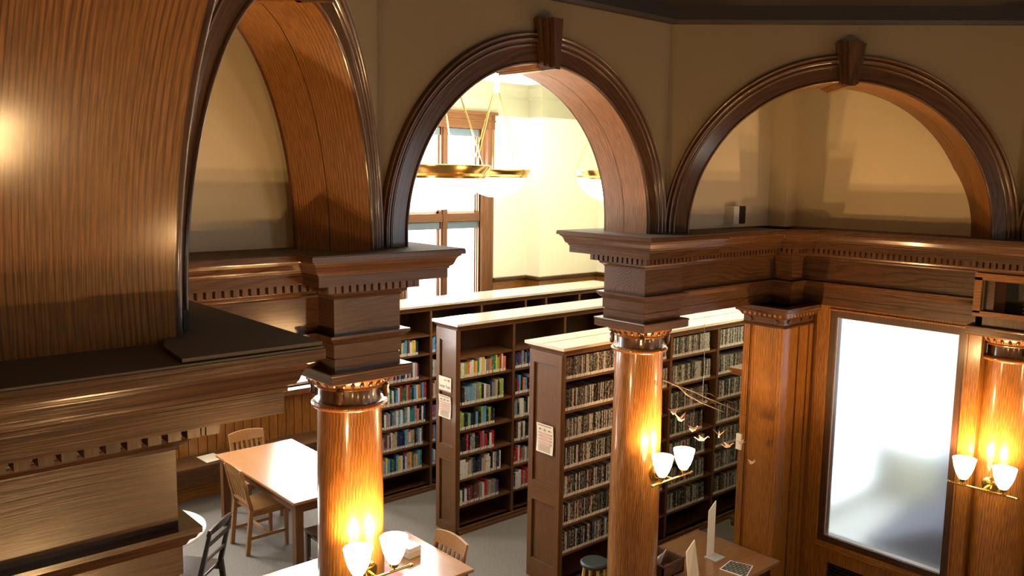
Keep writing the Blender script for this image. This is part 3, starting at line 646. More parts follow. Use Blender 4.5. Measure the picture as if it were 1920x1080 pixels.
# books
PAL = {'black': (.012, .012, .014), 'dark blue': (.012, .03, .10), 'white': (.72, .71, .68), 'red': (.42, .02, .03), 'green': (.03, .16, .06), 'yellow': (.72, .52, .06),
       'orange': (.68, .20, .04), 'light blue': (.12, .34, .60), 'grey': (.22, .22, .22), 'brown': (.11, .05, .03), 'tan': (.48, .37, .22), 'teal': (.03, .22, .24), 'purple': (.12, .04, .14), 'pink': (.60, .25, .24), 'lime': (.28, .38, .08)}
def spine(name, c):
    m, nt, N, L, B = nm('book_'+name.replace(' ', '_')); tc = N.new('ShaderNodeTexCoord'); oi = N.new('ShaderNodeObjectInfo')
    ad = N.new('ShaderNodeVectorMath'); ad.operation = 'MULTIPLY_ADD'; cb = N.new('ShaderNodeCombineXYZ')
    for i in range(3): L.new(oi.outputs['Random'], cb.inputs[i])
    L.new(cb.outputs[0], ad.inputs[0]); ad.inputs[1].default_value = (9, 9, 9); L.new(tc.outputs['Object'], ad.inputs[2])
    mp = N.new('ShaderNodeMapping'); mp.inputs['Scale'].default_value = (60, 1, 34); L.new(ad.outputs[0], mp.inputs['Vector'])
    n = N.new('ShaderNodeTexNoise'); n.inputs['Scale'].default_value = 1.; n.inputs['Detail'].default_value = 2; L.new(mp.outputs[0], n.inputs['Vector'])
    rp = N.new('ShaderNodeValToRGB'); rp.color_ramp.interpolation = 'CONSTANT'; e = rp.color_ramp.elements
    lum = sum(c)/3; c2 = tuple(min(1, v*.35) for v in c) if lum > .3 else tuple(min(1, v*1.6+.16) for v in c)
    e[0].color = (*c, 1); e[0].position = 0; e[1].position = .63; e[1].color = (*c2, 1)
    L.new(n.outputs[0], rp.inputs[0]); L.new(rp.outputs[0], B.inputs['Base Color']); B.inputs['Roughness'].default_value = .45; return m
BM = {k: spine(k, v) for k, v in PAL.items()}
def unit(mat, w_, d, h):
    return M().box((0, 0, 0), (w_, d, h))
bmesh_cache = {}
def get_mesh(key, fn):
    if key not in bmesh_cache: bmesh_cache[key] = fn()
    return bmesh_cache[key]
def tmpmesh(m_, mat, name):
    o = m_.build(name, mat, local=True); me = o.data; bpy.data.objects.remove(o); return me
ORD = 'first second third fourth fifth sixth seventh eighth ninth tenth eleventh twelfth thirteenth fourteenth fifteenth sixteenth seventeenth eighteenth nineteenth twentieth'.split()
ORD += ['twenty-'+w for w in ORD[:9]] + ['thirtieth'] + ['thirty-'+w for w in ORD[:9]] + ['fortieth'] + ['forty-'+w for w in ORD[:9]] + ['fiftieth']
ordn = ['top', 'second', 'third', 'fourth', 'fifth', 'bottom']
def place_books(x0, x1, y, z, cname, hint, row, bayword, caseword, hmin, hmax, tmin, tmax, seq=None):
    if row == 0: hmin, hmax = .15, .18
    x = x0; i = 0; items = []
    pal = list(hint)
    while x < x1-tmin:
        w_ = random.choice([tmin, (tmin+tmax)/2, tmax]); h = random.choice([hmin, (hmin+hmax)/2, hmax]); c = random.choice(pal)
        if x+w_ > x1: break
        items.append((x, w_, h, c)); x += w_+.0012
    for i, (x, w_, h, c) in enumerate(items):
        me = get_mesh(('b', c, w_, h), lambda: tmpmesh(unit(None, w_, .15, h), BM[c], 'book'))
        ml = get_mesh(('l', w_), lambda: tmpmesh(M().box((w_*.08, -.0012, .004), (w_*.92, .0, .032)), label_w, 'spine_label'))
        o = bpy.data.objects.new('book', me); COL.objects.link(o)
        o.location = (x, y+.012+random.uniform(0, .008), z+.0005)
        size = 'tall ' if h == hmax else ('short ' if h == hmin else ''); th = 'thick ' if w_ == tmax else ('thin ' if w_ == tmin else '')
        o['label'] = '%s%s%s book, %s from left, %s book row, %s' % (size, th, c, ORD[i], ordn[row], caseword); o['category'] = 'book'
        o['group'] = 'books in the %s' % (caseword)
        s_ = bpy.data.objects.new('spine_label', ml); COL.objects.link(s_); s_.parent = o
rows2 = [1.575, 1.30, 1.05, .80, .55, .28]
hints2 = [['white', 'white', 'green', 'dark blue', 'grey', 'lime', 'yellow', 'orange', 'orange', 'yellow', 'teal', 'red'], ['black', 'light blue', 'white', 'dark blue', 'tan', 'black', 'lime', 'grey', 'black'],
          ['black', 'black', 'light blue', 'lime', 'grey', 'dark blue', 'black'], ['red', 'red', 'tan', 'black', 'black', 'grey', 'white', 'black'], ['white', 'white', 'grey', 'dark blue', 'tan', 'black', 'white'],
          ['tan', 'black', 'brown', 'purple', 'dark blue', 'red', 'white', 'black', 'grey']]
fill2 = [.89, .84, .68, .67, .80, .80]
for r in range(6):
    place_books(5.007, 5.007+.69*fill2[r], 6.43, rows2[r], 'm', hints2[r], r, 'left bay', 'middle bookcase left bay', .155, .195, .020, .034)
h2b = [['purple', 'grey', 'dark blue', 'red', 'dark blue', 'orange'], ['red', 'pink', 'black', 'light blue', 'white', 'orange'], ['black', 'light blue', 'dark blue', 'yellow', 'grey', 'white'], ['black', 'white', 'brown', 'light blue', 'light blue'],
       ['black', 'white', 'grey', 'red', 'teal'], ['red', 'red', 'white', 'dark blue', 'grey', 'white']]
for r in range(6):
    place_books(5.715, 6.13, 6.43, rows2[r], 'm', h2b[r], r, 'second bay', 'middle bookcase second bay', .155, .195, .020, .030)
h1 = [['dark blue', 'white', 'black', 'yellow', 'light blue', 'dark blue', 'brown', 'white'], ['dark blue', 'grey', 'white', 'pink', 'pink', 'dark blue', 'white'], ['pink', 'red', 'orange', 'light blue', 'dark blue', 'green', 'green', 'white', 'red'],
      ['white', 'white', 'grey', 'dark blue', 'pink', 'black', 'teal', 'light blue', 'purple', 'black'], ['white', 'tan', 'brown', 'purple', 'dark blue', 'light blue', 'black', 'tan'], ['pink', 'dark blue', 'white', 'black', 'yellow', 'green', 'light blue', 'white']]
fill1 = [.80, .80, .96, .92, .88, .86]
for r in range(6):
    place_books(4.81, 4.81+.69*fill1[r], 7.60, rows2[r], 'f', h1[r], r, '', 'farthest bookcase left bay', .165, .205, .020, .032)
    place_books(5.526, 5.60, 7.60, rows2[r], 'f', ['white', 'tan', 'red', 'light blue'], r, '', 'farthest bookcase second bay', .165, .205, .020, .032)
# DVD cases
def dvdmat(i, a, b, thr):
    m, nt, N, L, B = nm('dvd_spine_%d' % i); tc = N.new('ShaderNodeTexCoord'); oi = N.new('ShaderNodeObjectInfo')
    ad = N.new('ShaderNodeVectorMath'); ad.operation = 'MULTIPLY_ADD'; cb = N.new('ShaderNodeCombineXYZ')
    for k in range(3): L.new(oi.outputs['Random'], cb.inputs[k])
    L.new(cb.outputs[0], ad.inputs[0]); ad.inputs[1].default_value = (9, 9, 9); L.new(tc.outputs['Object'], ad.inputs[2])
    mp = N.new('ShaderNodeMapping'); mp.inputs['Scale'].default_value = (110, 1, 48); L.new(ad.outputs[0], mp.inputs['Vector'])
    n = N.new('ShaderNodeTexNoise'); n.inputs['Scale'].default_value = 1.; n.inputs['Detail'].default_value = 3; L.new(mp.outputs[0], n.inputs['Vector'])
    rp = N.new('ShaderNodeValToRGB'); e = rp.color_ramp.elements; e[0].color = (*a, 1); e[1].color = (*b, 1); e[0].position = thr-.03; e[1].position = thr+.03
    L.new(n.outputs[0], rp.inputs[0]); L.new(rp.outputs[0], B.inputs['Base Color']); B.inputs['Roughness'].default_value = .3; return m
DV = {'black': dvdmat(0, (.006, .006, .007), (.28, .26, .24), .6), 'dark grey': dvdmat(1, (.02, .02, .02), (.3, .29, .28), .52), 'white': dvdmat(2, (.50, .48, .45), (.05, .05, .05), .58),
      'brown': dvdmat(3, (.08, .035, .02), (.5, .4, .3), .55), 'dark red': dvdmat(4, (.10, .015, .015), (.45, .4, .35), .57), 'dark blue': dvdmat(5, (.015, .025, .07), (.5, .48, .45), .55), 'grey': dvdmat(6, (.16, .155, .15), (.02, .02, .02), .55), 'dark green': dvdmat(7, (.015, .05, .025), (.45, .42, .36), .57)}
dcol = ['black']*6+['dark grey']*3+['white']*6+['brown']*2+['dark red', 'dark blue', 'grey', 'grey', 'dark green']
D_W = .0145; ord7 = ['top', 'second', 'third', 'fourth', 'fifth', 'sixth', 'bottom']
cnt = 0
stuff = {k: M() for k in DV}; stufflab = M()
for bay, (xa, xb) in enumerate([(4.998, 5.675), (5.705, 6.39), (6.42, 7.14), (7.17, 7.85)]):
    for r in range(7):
        dn = 0; x = xa + (0 if random.random() < .5 else .004); xe = xb-.01 - (random.random()*.08 if bay else 0)
        if bay == 2: xe -= .04+.05*(r in (2, 3))
        while x+D_W < xe:
            c = random.choice(dcol); z = SZ3[r]+.0005; yy = 4.976+.012+random.uniform(0, .006)
            if bay == 0 and cnt < 300:
                me = get_mesh(('d', c), lambda: tmpmesh(unit(None, D_W-.001, .135, .185), DV[c], 'dvd_case'))
                ml = get_mesh('dl', lambda: tmpmesh(M().box((.0003, -.0012, .0), (D_W-.0012, 0, .026)), label_w, 'spine_label'))
                o = bpy.data.objects.new('dvd_case', me); COL.objects.link(o); o.location = (x, yy, z)
                o['label'] = '%s DVD case, %s from left on the %s shelf, nearest bookcase' % (c, ORD[dn], ord7[r]); o['category'] = 'dvd case'; o['group'] = 'DVD cases in the left bay of the nearest bookcase'; dn += 1
                s_ = bpy.data.objects.new('spine_label', ml); COL.objects.link(s_); s_.parent = o; cnt += 1
            else:
                stuff[c].box((x, yy, z), (x+D_W-.001, yy+.135, z+.185)); stufflab.box((x+.0003, yy-.0012, z), (x+D_W-.0012, yy, z+.026))
            x += D_W
# the remaining DVD cases: one object
allm = M(); mats = []; idx = []
for k, (c, m_) in enumerate(stuff.items()):
    n = len(allm.v); allm.v += m_.v; allm.f += [tuple(i+n for i in f) for f in m_.f]; allm.uv += m_.uv; idx += [k]*len(m_.f); mats.append(DV[c])
n = len(allm.v); allm.v += stufflab.v; allm.f += [tuple(i+n for i in f) for f in stufflab.f]; allm.uv += stufflab.uv; idx += [len(mats)]*len(stufflab.f); mats.append(label_w)
st = allm.build('dvd_cases', mats[0]); st['kind'] = 'stuff'; tag(st, 'rows of DVD cases in the further bays of the nearest bookcase, behind the column', 'dvd cases')
for m_ in mats[1:]: st.data.materials.append(m_)
st.data.polygons.foreach_set('material_index', idx)

# notices on bookcase ends
ink = plain('black_ink', (.02, .02, .02), .6); brown_ink = plain('brown_ink', (.30, .16, .10), .7); pink_ink = plain('pink_tint', (.62, .38, .30), .7)
def text(body, size, loc, rot, mat, parent, name='lettering', thick=.0003):
    c = bpy.data.curves.new(name, 'FONT'); c.body = body; c.size = size; c.extrude = thick; c.align_x = 'CENTER'; c.align_y = 'CENTER'
    c.materials.append(mat); tmp = bpy.data.objects.new('tmp_text', c); COL.objects.link(tmp)
    bpy.context.view_layer.update(); me = bpy.data.meshes.new_from_object(tmp.evaluated_get(bpy.context.evaluated_depsgraph_get())); bpy.data.objects.remove(tmp)
    o = bpy.data.objects.new(name, me); COL.objects.link(o)
    o.parent = parent; o.location = Vector(loc)-wloc(parent); o.rotation_euler = rot; return o
RW = (PI/2, 0, -PI/2)      # reads when seen from -x
def notice(y0, y1, z0, z1, x, label, kind):
    T = thing('notice', (x, (y0+y1)/2, z0), label, 'notice')
    yc = (y0+y1)/2; h = z1-z0; w_ = y1-y0
    if kind == 'type':
        M().box((x-.0015, y0, z0), (x, y1, z1)).build('sheet', paper, T)
        text('Large Type', .040, (x-.002, yc, z0+h*.36), RW, ink, T)
        m_ = M()
        m_.box((x-.002, yc-.02, z0+h*.74), (x-.0016, yc+.015, z0+h*.80)).box((x-.002, yc-.075, z0+h*.72), (x-.0016, yc-.05, z0+h*.86)).box((x-.002, yc-.042, z0+h*.76), (x-.0016, yc-.03, z0+h*.84)); m_.build('picture', brown_ink, T)
        M().box((x-.002, y0, z0), (x-.0016, y1, z0+.012)).build('footer_band', brown_ink, T)
    else:
        # slightly curling sheet
        m_ = M(); nseg = 8
        for k in range(nseg):
            a0, a1 = k/nseg, (k+1)/nseg; c0, c1 = .008*(1-math.sin(PI*a0)), .008*(1-math.sin(PI*a1))
            m_.face([(x-.001-c0, y0, z0+h*a0), (x-.001-c0, y1, z0+h*a0), (x-.001-c1, y1, z0+h*a1), (x-.001-c1, y0, z0+h*a1)])
        sheet = m_.build('sheet', paper, T)
        text('A', .036, (x-.011, yc, z0+h*.80), RW, ink, T)
        bars = M(); q = x-.0105
        for k in range(4): bars.box((q-.0004, y0+w_*.12, z0+h*(.32+.11*k)), (q, y1-w_*.12, z0+h*(.38+.11*k)))
        bars.build('tinted_band', pink_ink, T)
        ln = M()
        for k in range(7): ln.box((q-.0008, y0+w_*.14, z0+h*(.06+.035*k)), (q-.0004, y1-w_*.14, z0+h*(.072+.035*k)))
        ln.box((q-.0008, y0+w_*.1, z0+h*.93), (q-.0004, y1-w_*.1, z0+h*.955))
        ln.box((q-.0008, y1-w_*.28, z0+h*.78), (q-.0004, y1-w_*.16, z0+h*.83)).box((q-.0008, y0+w_*.16, z0+h*.78), (q-.0004, y0+w_*.28, z0+h*.83))
        ln.build('text_lines', brown_ink, T)
    return T
notice(6.505, 6.705, 1.425, 1.575, 4.958, 'cream Large Type notice on the end of the middle bookcase', 'type')
notice(6.505, 6.70, 1.165, 1.39, 4.958, 'tall text notice just below the Large Type notice', 'info')
notice(5.056, 5.262, 1.176, 1.432, 4.948, 'curling text notice on the end of the nearest bookcase', 'info')

# ------------------------------------------------------------------ bench along the north wall, boards above it
T = thing('wall_bench', (3.0, 8.9, 0), 'long dark wooden bench along the panelled wall behind the reading table', 'bench')
M().box((-1, 8.70, .42), (6.2, 9.14, .45)).build('seat', dk['x'], T)
M().box((-1, 9.02, .0), (6.2, 9.14, .42)).build('front_panel', oak['x'], T)
M().box((-1, 8.985, 0), (6.2, 9.02, .10)).box((-1, 9.0, .10), (6.2, 9.02, .125)).build('kick_board', oak['x'], T)
T = thing('wall_panelling', (3.5, 9.14, .45), 'dark vertical board panelling above the bench, left of the column', 'panelling')
x = 2.2
while x < 6.1:
    w_ = .105
    M().box((x, 9.115, .45), (x+w_-.008, 9.14, 1.0)).build('board', oak['z'], T); x += w_
x = 3.2
while x < 4.2:
    M().box((x, 9.115, 1.0), (x+w_-.008, 9.14, 1.9)).build('board', oak['z'], T); x += w_
M().box((2.2, 9.13, .45), (6.1, 9.149, 1.0)).build('backing', dk['x'], T)

# ------------------------------------------------------------------ tables and chairs
def table(x0, x1, y0, y1, label, top=.74, leg=.075):
    T = thing('reading_table', ((x0+x1)/2, (y0+y1)/2, 0), label, 'table')
    M().box((x0, y0, top-.028), (x1, y1, top)).build('tabletop', tab_m['y'], T, bevel=.006)
    i = .05
    m_ = M().box((x0+i, y0+i, top-.12), (x1-i, y0+i+.025, top-.028)).box((x0+i, y1-i-.025, top-.12), (x1-i, y1-i, top-.028)).box((x0+i, y0+i, top-.12), (x0+i+.025, y1-i, top-.028)).box((x1-i-.025, y0+i, top-.12), (x1-i, y1-i, top-.028))
    m_.build('apron', case_m['x'], T)
    for xx in (x0+.03, x1-.03-leg):
        for yy in (y0+.03, y1-.03-leg): M().box((xx, yy, 0), (xx+leg, yy+leg, top-.028)).build('leg', case_m['z'], T, bevel=.004)
    return T
table(3.26, 4.09, 6.48, 8.15, 'long reading table with blown-out glossy top, behind the left column')
table(1.95, 3.68, 4.545, 5.41, 'reading table at the bottom, holding papers, behind the left column sconce')
def chair(x, y, rz, label, mat=None, seat_h=.43, H=.85, W=.19, style='mission', slats=6):
    """local: faces +x, back at -x side"""
    mat = mat or chair_m
    T = thing('dining_chair' if style != 'mission' else 'library_chair', (x, y, 0), label, 'chair', rz=rz)
    b = dict(local=True, bevel=.004)
    W2 = W
    # seat, slightly dished front
    M().hexa([(-.17, -W2, seat_h-.03), (.20, -W2-.01, seat_h-.03), (.20, W2+.01, seat_h-.03), (-.17, W2, seat_h-.03)], [(-.17, -W2, seat_h-.004), (.20, -W2-.01, seat_h), (.20, W2+.01, seat_h), (-.17, W2, seat_h-.004)]).build('seat', mat, T, local=True, bevel=.008)
    for s_ in (-1, 1):
        yo = s_*(W2-.017)
        M().hexa([(-.235, yo-.017, 0), (-.195, yo-.017, 0), (-.195, yo+.017, 0), (-.235, yo+.017, 0)], [(-.19, yo-.017, seat_h), (-.15, yo-.017, seat_h), (-.15, yo+.017, seat_h), (-.19, yo+.017, seat_h)]).build('leg', mat, T, **b)
        M().hexa([(-.19, yo-.017, seat_h), (-.15, yo-.017, seat_h), (-.15, yo+.017, seat_h), (-.19, yo+.017, seat_h)], [(-.275, yo-.014, H-.04), (-.25, yo-.014, H-.04), (-.25, yo+.014, H-.04), (-.275, yo+.014, H-.04)]).build('back_post', mat, T, **b)
        M().hexa([(.165, yo-.017, 0), (.195, yo-.017, 0), (.195, yo+.013, 0), (.165, yo+.013, 0)], [(.155, yo-.02, seat_h-.03), (.197, yo-.02, seat_h-.03), (.197, yo+.02, seat_h-.03), (.155, yo+.02, seat_h-.03)]).build('leg', mat, T, **b)
        M().box((-.19, yo-.008, .14), (.17, yo+.008, .17)).build('stretcher', mat, T, local=True)
    M().box((-.01, -W2+.02, .145), (.015, W2-.02, .17)).build('stretcher', mat, T, local=True)
    M().box((-.16, -W2+.02, seat_h-.075), (.175, -W2+.04, seat_h-.03)).box((-.16, W2-.04, seat_h-.075), (.175, W2-.02, seat_h-.03)).box((.155, -W2+.02, seat_h-.075), (.175, W2-.02, seat_h-.03)).build('seat_rail', mat, T, local=True)
    # crest rail with a gently arched top
    def bx(z): return -.17-.095*(z-seat_h)/(H-seat_h)
    n = 12; m_ = M(); zb = H-.105 if style == 'mission' else H-.07
    for k in range(n):
        t0, t1 = -1+2*k/n, -1+2*(k+1)/n
        za, zc_ = H-.022*t0*t0, H-.022*t1*t1; ca, cb_ = -.012*(1-t0*t0), -.012*(1-t1*t1)
        y0, y1 = t0*W2, t1*W2
        m_.hexa([(bx(zb)+ca-.010, y0, zb), (bx(zb)+ca+.012, y0, zb), (bx(zb)+cb_+.012, y1, zb), (bx(zb)+cb_-.010, y1, zb)],
                [(bx(H)+ca-.010, y0, za), (bx(H)+ca+.010, y0, za), (bx(H)+cb_+.010, y1, zc_), (bx(H)+cb_-.010, y1, zc_)])
    m_.build('crest_rail', mat, T, local=True)
    if style == 'mission':
        m2 = M(); z2 = seat_h+.075
        M().hexa([(bx(z2)-.01, -W2+.02, z2-.03), (bx(z2)+.01, -W2+.02, z2-.03), (bx(z2)+.01, W2-.02, z2-.03), (bx(z2)-.01, W2-.02, z2-.03)], [(bx(z2)-.01, -W2+.02, z2), (bx(z2)+.01, -W2+.02, z2), (bx(z2)+.01, W2-.02, z2), (bx(z2)-.01, W2-.02, z2)]).build('lower_rail', mat, T, local=True)
        for k in range(slats+1):
            yy = -W2+.03+(2*W2-.06)*k/slats
            M().hexa([(bx(z2)-.006, yy-.011, z2), (bx(z2)+.006, yy-.011, z2), (bx(z2)+.006, yy+.011, z2), (bx(z2)-.006, yy+.011, z2)], [(bx(zb)-.016, yy-.011, zb), (bx(zb)-.004, yy-.011, zb), (bx(zb)-.004, yy+.011, zb), (bx(zb)-.016, yy+.011, zb)]).build('slat', mat, T, local=True)
    else:
        for z2, hh in ((H-.17, .05), (H-.30, .03)):
            M().hexa([(bx(z2)-.018, -W2+.02, z2), (bx(z2)-.004, -W2+.02, z2), (bx(z2)-.004, W2-.02, z2), (bx(z2)-.018, W2-.02, z2)], [(bx(z2+hh)-.018, -W2+.02, z2+hh), (bx(z2+hh)-.004, -W2+.02, z2+hh), (bx(z2+hh)-.004, W2-.02, z2+hh), (bx(z2+hh)-.018, W2-.02, z2+hh)]).build('slat', mat, T, local=True)
    return T
chair(3.70, 8.15, -PI/2, 'oak slat-back chair behind the long table, seen from the front over its far end')
chair(3.41, 7.47, 0, 'oak slat-back chair tucked under the left side of the long table')
chair(3.50, 4.92, PI, 'oak slat-back chair at the right end of the bottom table, near the bookcase')
chair(3.62, 6.42, PI/2, 'dark chair half hidden behind the left column, at near end of long table', mat=plain('dark_brown_chair', (.05, .022, .012), .35, coat=.4))
a = math.atan2(.82, -.57)
chair(2.37, 6.50, a+.12, 'black ladder-back chair beside the round white table', mat=blackwood, style='ladder')
T = thing('round_table', (2.09, 6.69, 0), 'round table with white top, mostly hidden behind the big left entablature', 'table')
wt = plain('white_laminate', (.85, .86, .88), .12, coat=1)
M().lathe((2.09, 6.69, 0), [(.44, .715), (.458, .72), (.462, .73), (.458, .74), (0, .742)], 48).build('tabletop', wt, T, smooth=True)
M().lathe((2.09, 6.69, 0), [(.04, .03), (.035, .06), (.035, .715)], 20).build('pedestal', blackwood, T, smooth=True)
M().lathe((2.09, 6.69, 0), [(.25, 0), (.25, .012), (.06, .035), (.04, .04)], 24).build('base', blackwood, T, smooth=True)
T = thing('stool', (4.93, 4.56, 0), 'low stool with dark round seat and yellow legs beneath the DVD shelves', 'stool')
M().lathe((4.90, 4.50, 0), [(.0, .41), (.10, .41), (.115, .42), (.118, .44), (.105, .452), (0, .455)], 28).build('seat', plain('dark_green_seat', (.02, .028, .026), .5), T, smooth=True)
for k in range(4):
    a = PI/4+k*PI/2 + .3; M().tube([(4.90+.085*math.cos(a), 4.50+.085*math.sin(a), .412), (4.90+.13*math.cos(a), 4.50+.13*math.sin(a), 0)], .013, 8).build('leg', plain('yellow_pine', (.55, .36, .08), .5), T, smooth=True)
# papers on the tables and bench
def sheet(name, pts, z, mat, label, cat, t=.0012):
    o = M().hexa([(*p, z) for p in pts], [(*p, z+t) for p in pts]).build(name, mat); return tag(o, label, cat)
sheet('sheet_of_paper', [(3.416, 8.776), (3.62, 8.80), (3.60, 9.05), (3.40, 9.03)], .451, paper, 'pale green-tinted paper sheet lying on the wall bench', 'paper')
mp_, nt, N, L, B = nm('pink_map_print'); tc = N.new('ShaderNodeTexCoord'); n = N.new('ShaderNodeTexNoise'); n.inputs['Scale'].default_value = 9; n.inputs['Detail'].default_value = 4; L.new(tc.outputs['Object'], n.inputs['Vector'])
rp = N.new('ShaderNodeValToRGB'); rp.color_ramp.interpolation = 'CONSTANT'; e = rp.color_ramp.elements; e[0].color = (.85, .82, .84, 1); e[1].position = .56; e[1].color = (.75, .22, .30, 1); q = e.new(.60); q.color = (.82, .78, .8, 1); q = e.new(.66); q.color = (.35, .25, .3, 1); q = e.new(.68); q.color = (.85, .82, .84, 1)
L.new(n.outputs[0], rp.inputs[0]); L.new(rp.outputs[0], B.inputs['Base Color']); B.inputs['Roughness'].default_value = .3
sheet('puzzle_sheet', [(2.30, 4.75), (2.95, 4.72), (2.97, 5.28), (2.32, 5.32)], .7405, mp_, 'white sheet with pink and red print on the bottom table, left of the column', 'paper')
sheet('red_folder', [(2.99, 4.72), (3.24, 4.80), (3.18, 5.10), (2.98, 5.05)], .7405, plain('red_card', (.5, .05, .07), .5), 'red folder edge on the bottom table just right of the column', 'folder')
for k, (z, lab) in enumerate(((.7405, 'lower cream booklet box in the small pile behind the sconce shade'), (.781, 'upper white booklet box in the small pile behind the sconce shade'))):
    o = M().hexa([(3.40, 4.955, z), (3.515, 4.97, z), (3.50, 5.13, z), (3.385, 5.115, z)], [(3.40, 4.955, z+.039), (3.515, 4.97, z+.039), (3.50, 5.13, z+.039), (3.385, 5.115, z+.039)]).build('booklet_box', paper if k == 0 else paper_w, bevel=.003)
    tag(o, lab, 'box', 'booklet boxes on the table')

# ------------------------------------------------------------------ niche bench and display items
T = thing('display_bench', (5.7, 4.0, 0), 'low polished wooden bench under the niche, at the foot of the pilaster', 'bench')
M().box((5.14, 3.60, .355), (6.195, 4.44, .39)).build('seat', wood('polished_bench', (.36, .18, .08), (.10, .04, .015), 'x', rough=.2, coat=1, coat_rough=.1, pores=.3), T, bevel=.006)
M().box((5.2, 3.66, 0), (6.1, 4.40, .355)).build('body', dk['x'], T)
T = thing('wicker_basket', (5.24, 4.08, .39), 'brown wicker basket of leaflets on the bench behind the column', 'basket')
wk = wood('wicker', (.20, .10, .06), (.04, .018, .01), 'x', rough=.7, coat=0, pores=.8)
bx0, bx1, by0, by1 = 5.15, 5.42, 4.0, 4.28
for a, b in (((bx0, by0), (bx1, by0+.012)), ((bx0, by1-.012), (bx1, by1)), ((bx0, by0), (bx0+.012, by1)), ((bx1-.012, by0), (bx1, by1))):
    M().box((a[0], a[1], .392), (b[0], b[1], .50)).build('side', wk, T)
M().box((bx0, by0, .392), (bx1, by1, .402)).build('bottom', wk, T)
M().tube([(bx0, by0, .503), (bx1, by0, .503), (bx1, by1, .503), (bx0, by1, .503), (bx0, by0, .503)], .010, 8).build('rim', wk, T)
for k in range(3):
    o = M().obox((5.20+.08*k, 4.13+.02*k, .465), (1, .2*k, 0), (-.2*k, 1, .3), (0, -.3, 1), (.035, .002, .055)).build('leaflet', paper_w); tag(o, ['left', 'middle', 'right'][k]+'most white leaflet standing in the wicker basket', 'leaflet', 'leaflets in the wicker basket')
T = thing('sign_holder', (5.70, 4.0, .39), 'tall slim white sign panel standing on an angled foot on the bench', 'sign')
M().hexa([(5.762, 4.03, .395), (5.762, 4.023, .395), (5.872, 4.033, .395), (5.872, 4.04, .395)], [(5.762, 4.03, .80), (5.762, 4.023, .80), (5.872, 4.033, .86), (5.872, 4.04, .86)]).build('panel', paper_w, T)
M().box((5.75, 3.93, .391), (5.885, 4.045, .398)).build('foot', plain('clear_grey_plastic', (.55, .58, .6), .1), T)
T = thing('leaflet_stand', (5.32, 3.85, .39), 'white card leaning back beside the column on the bench', 'sign')
M().hexa([(5.26, 3.84, .392), (5.26, 3.832, .392), (5.45, 3.872, .392), (5.45, 3.88, .392)], [(5.34, 3.93, .60), (5.34, 3.922, .60), (5.47, 3.942, .66), (5.47, 3.95, .66)]).build('panel', paper, T)
bwp, nt, N, L, B = nm('black_white_photo'); tc = N.new('ShaderNodeTexCoord'); br = N.new('ShaderNodeTexBrick'); br.inputs['Scale'].default_value = 10; br.inputs['Color1'].default_value = (.25, .25, .22, 1); br.inputs['Color2'].default_value = (.4, .4, .36, 1); br.inputs['Mortar'].default_value = (.02, .02, .02, 1); br.inputs['Mortar Size'].default_value = .06
L.new(tc.outputs['Object'], br.inputs['Vector']); L.new(br.outputs[0], B.inputs['Base Color']); B.inputs['Roughness'].default_value = .35
T = thing('photo_booklet', (5.77, 3.74, .39), 'black and white photo booklet with white border on the bench corner', 'booklet')
pq = [(5.665, 3.83), (5.70, 3.60), (5.925, 3.685), (5.865, 3.865)]
M().hexa([(*p, .391) for p in pq], [(*p, .396) for p in pq]).build('cover', paper_w, T)
cq = [(p[0]*.92+5.789*.08, p[1]*.92+3.745*.08) for p in pq]
M().hexa([(*p, .396) for p in cq], [(*p, .3966) for p in cq]).build('photo', bwp, T)

# ------------------------------------------------------------------ hanging branch with paper birds
T = thing('branch_mobile', (5.31, 3.8, 2.03), 'bare twig branch hung from the beam in front of the right-hand DVD shelves', 'mobile')
Y = 3.80
main = [(4.80, Y, 2.105), (4.989, Y, 2.027), (5.109, Y+.01, 1.943), (5.285, Y, 1.852), (5.443, Y-.01, 1.784), (5.577, Y, 1.731)]
M().tube(main, [.008, .008, .007, .006, .005, .003], 7).build('twig', twig_m, T)
M().tube([(4.989, Y, 2.027), (5.193, Y, 1.95), (5.411, Y+.02, 1.899), (5.489, Y+.03, 1.861)], [.006, .005, .004, .002], 6).build('twig', twig_m, T)
M().tube([(5.193, Y, 1.95), (5.282, Y-.02, 1.904), (5.522, Y-.03, 1.804), (5.684, Y-.03, 1.735), (5.884, Y-.03, 1.637), (6.014, Y-.02, 1.547)], [.005, .005, .004, .004, .003, .002], 6).build('twig', twig_m, T)
M().tube([(5.285, Y, 1.852), (5.40, Y+.02, 1.852), (5.50, Y+.03, 1.80)], .002, 5).tube([(5.522, Y-.03, 1.804), (5.60, Y, 1.82), (5.68, Y, 1.79)], .0018, 5).tube([(5.109, Y, 1.943), (5.16, Y-.03, 1.90), (5.24, Y-.04, 1.89)], .002, 5).build('twiglet', twig_m, T)
M().tube([(5.272, Y, 2.52), (5.30, Y, 2.08), (5.283, Y, 1.90)], .0018, 5).build('cord', steel, T)
birds = [(4.95, 1.821, .3, 'by the lit column edge'), (5.028, 1.757, 1.2, 'with raised wings, second from the column'), (5.193, 1.648, .1, 'third from the column, spread flat'), (5.293, 1.554, -.5, 'lowest on the left, above the sconce'),
         (5.485, 1.550, .6, 'in the middle, before the third bay'), (5.599, 1.445, -.3, 'just left of the white tag'), (5.789, 1.433, .2, 'on the pilaster edge right of the white tag'), (5.957, 1.233, .0, 'alone on the face of the pilaster')]
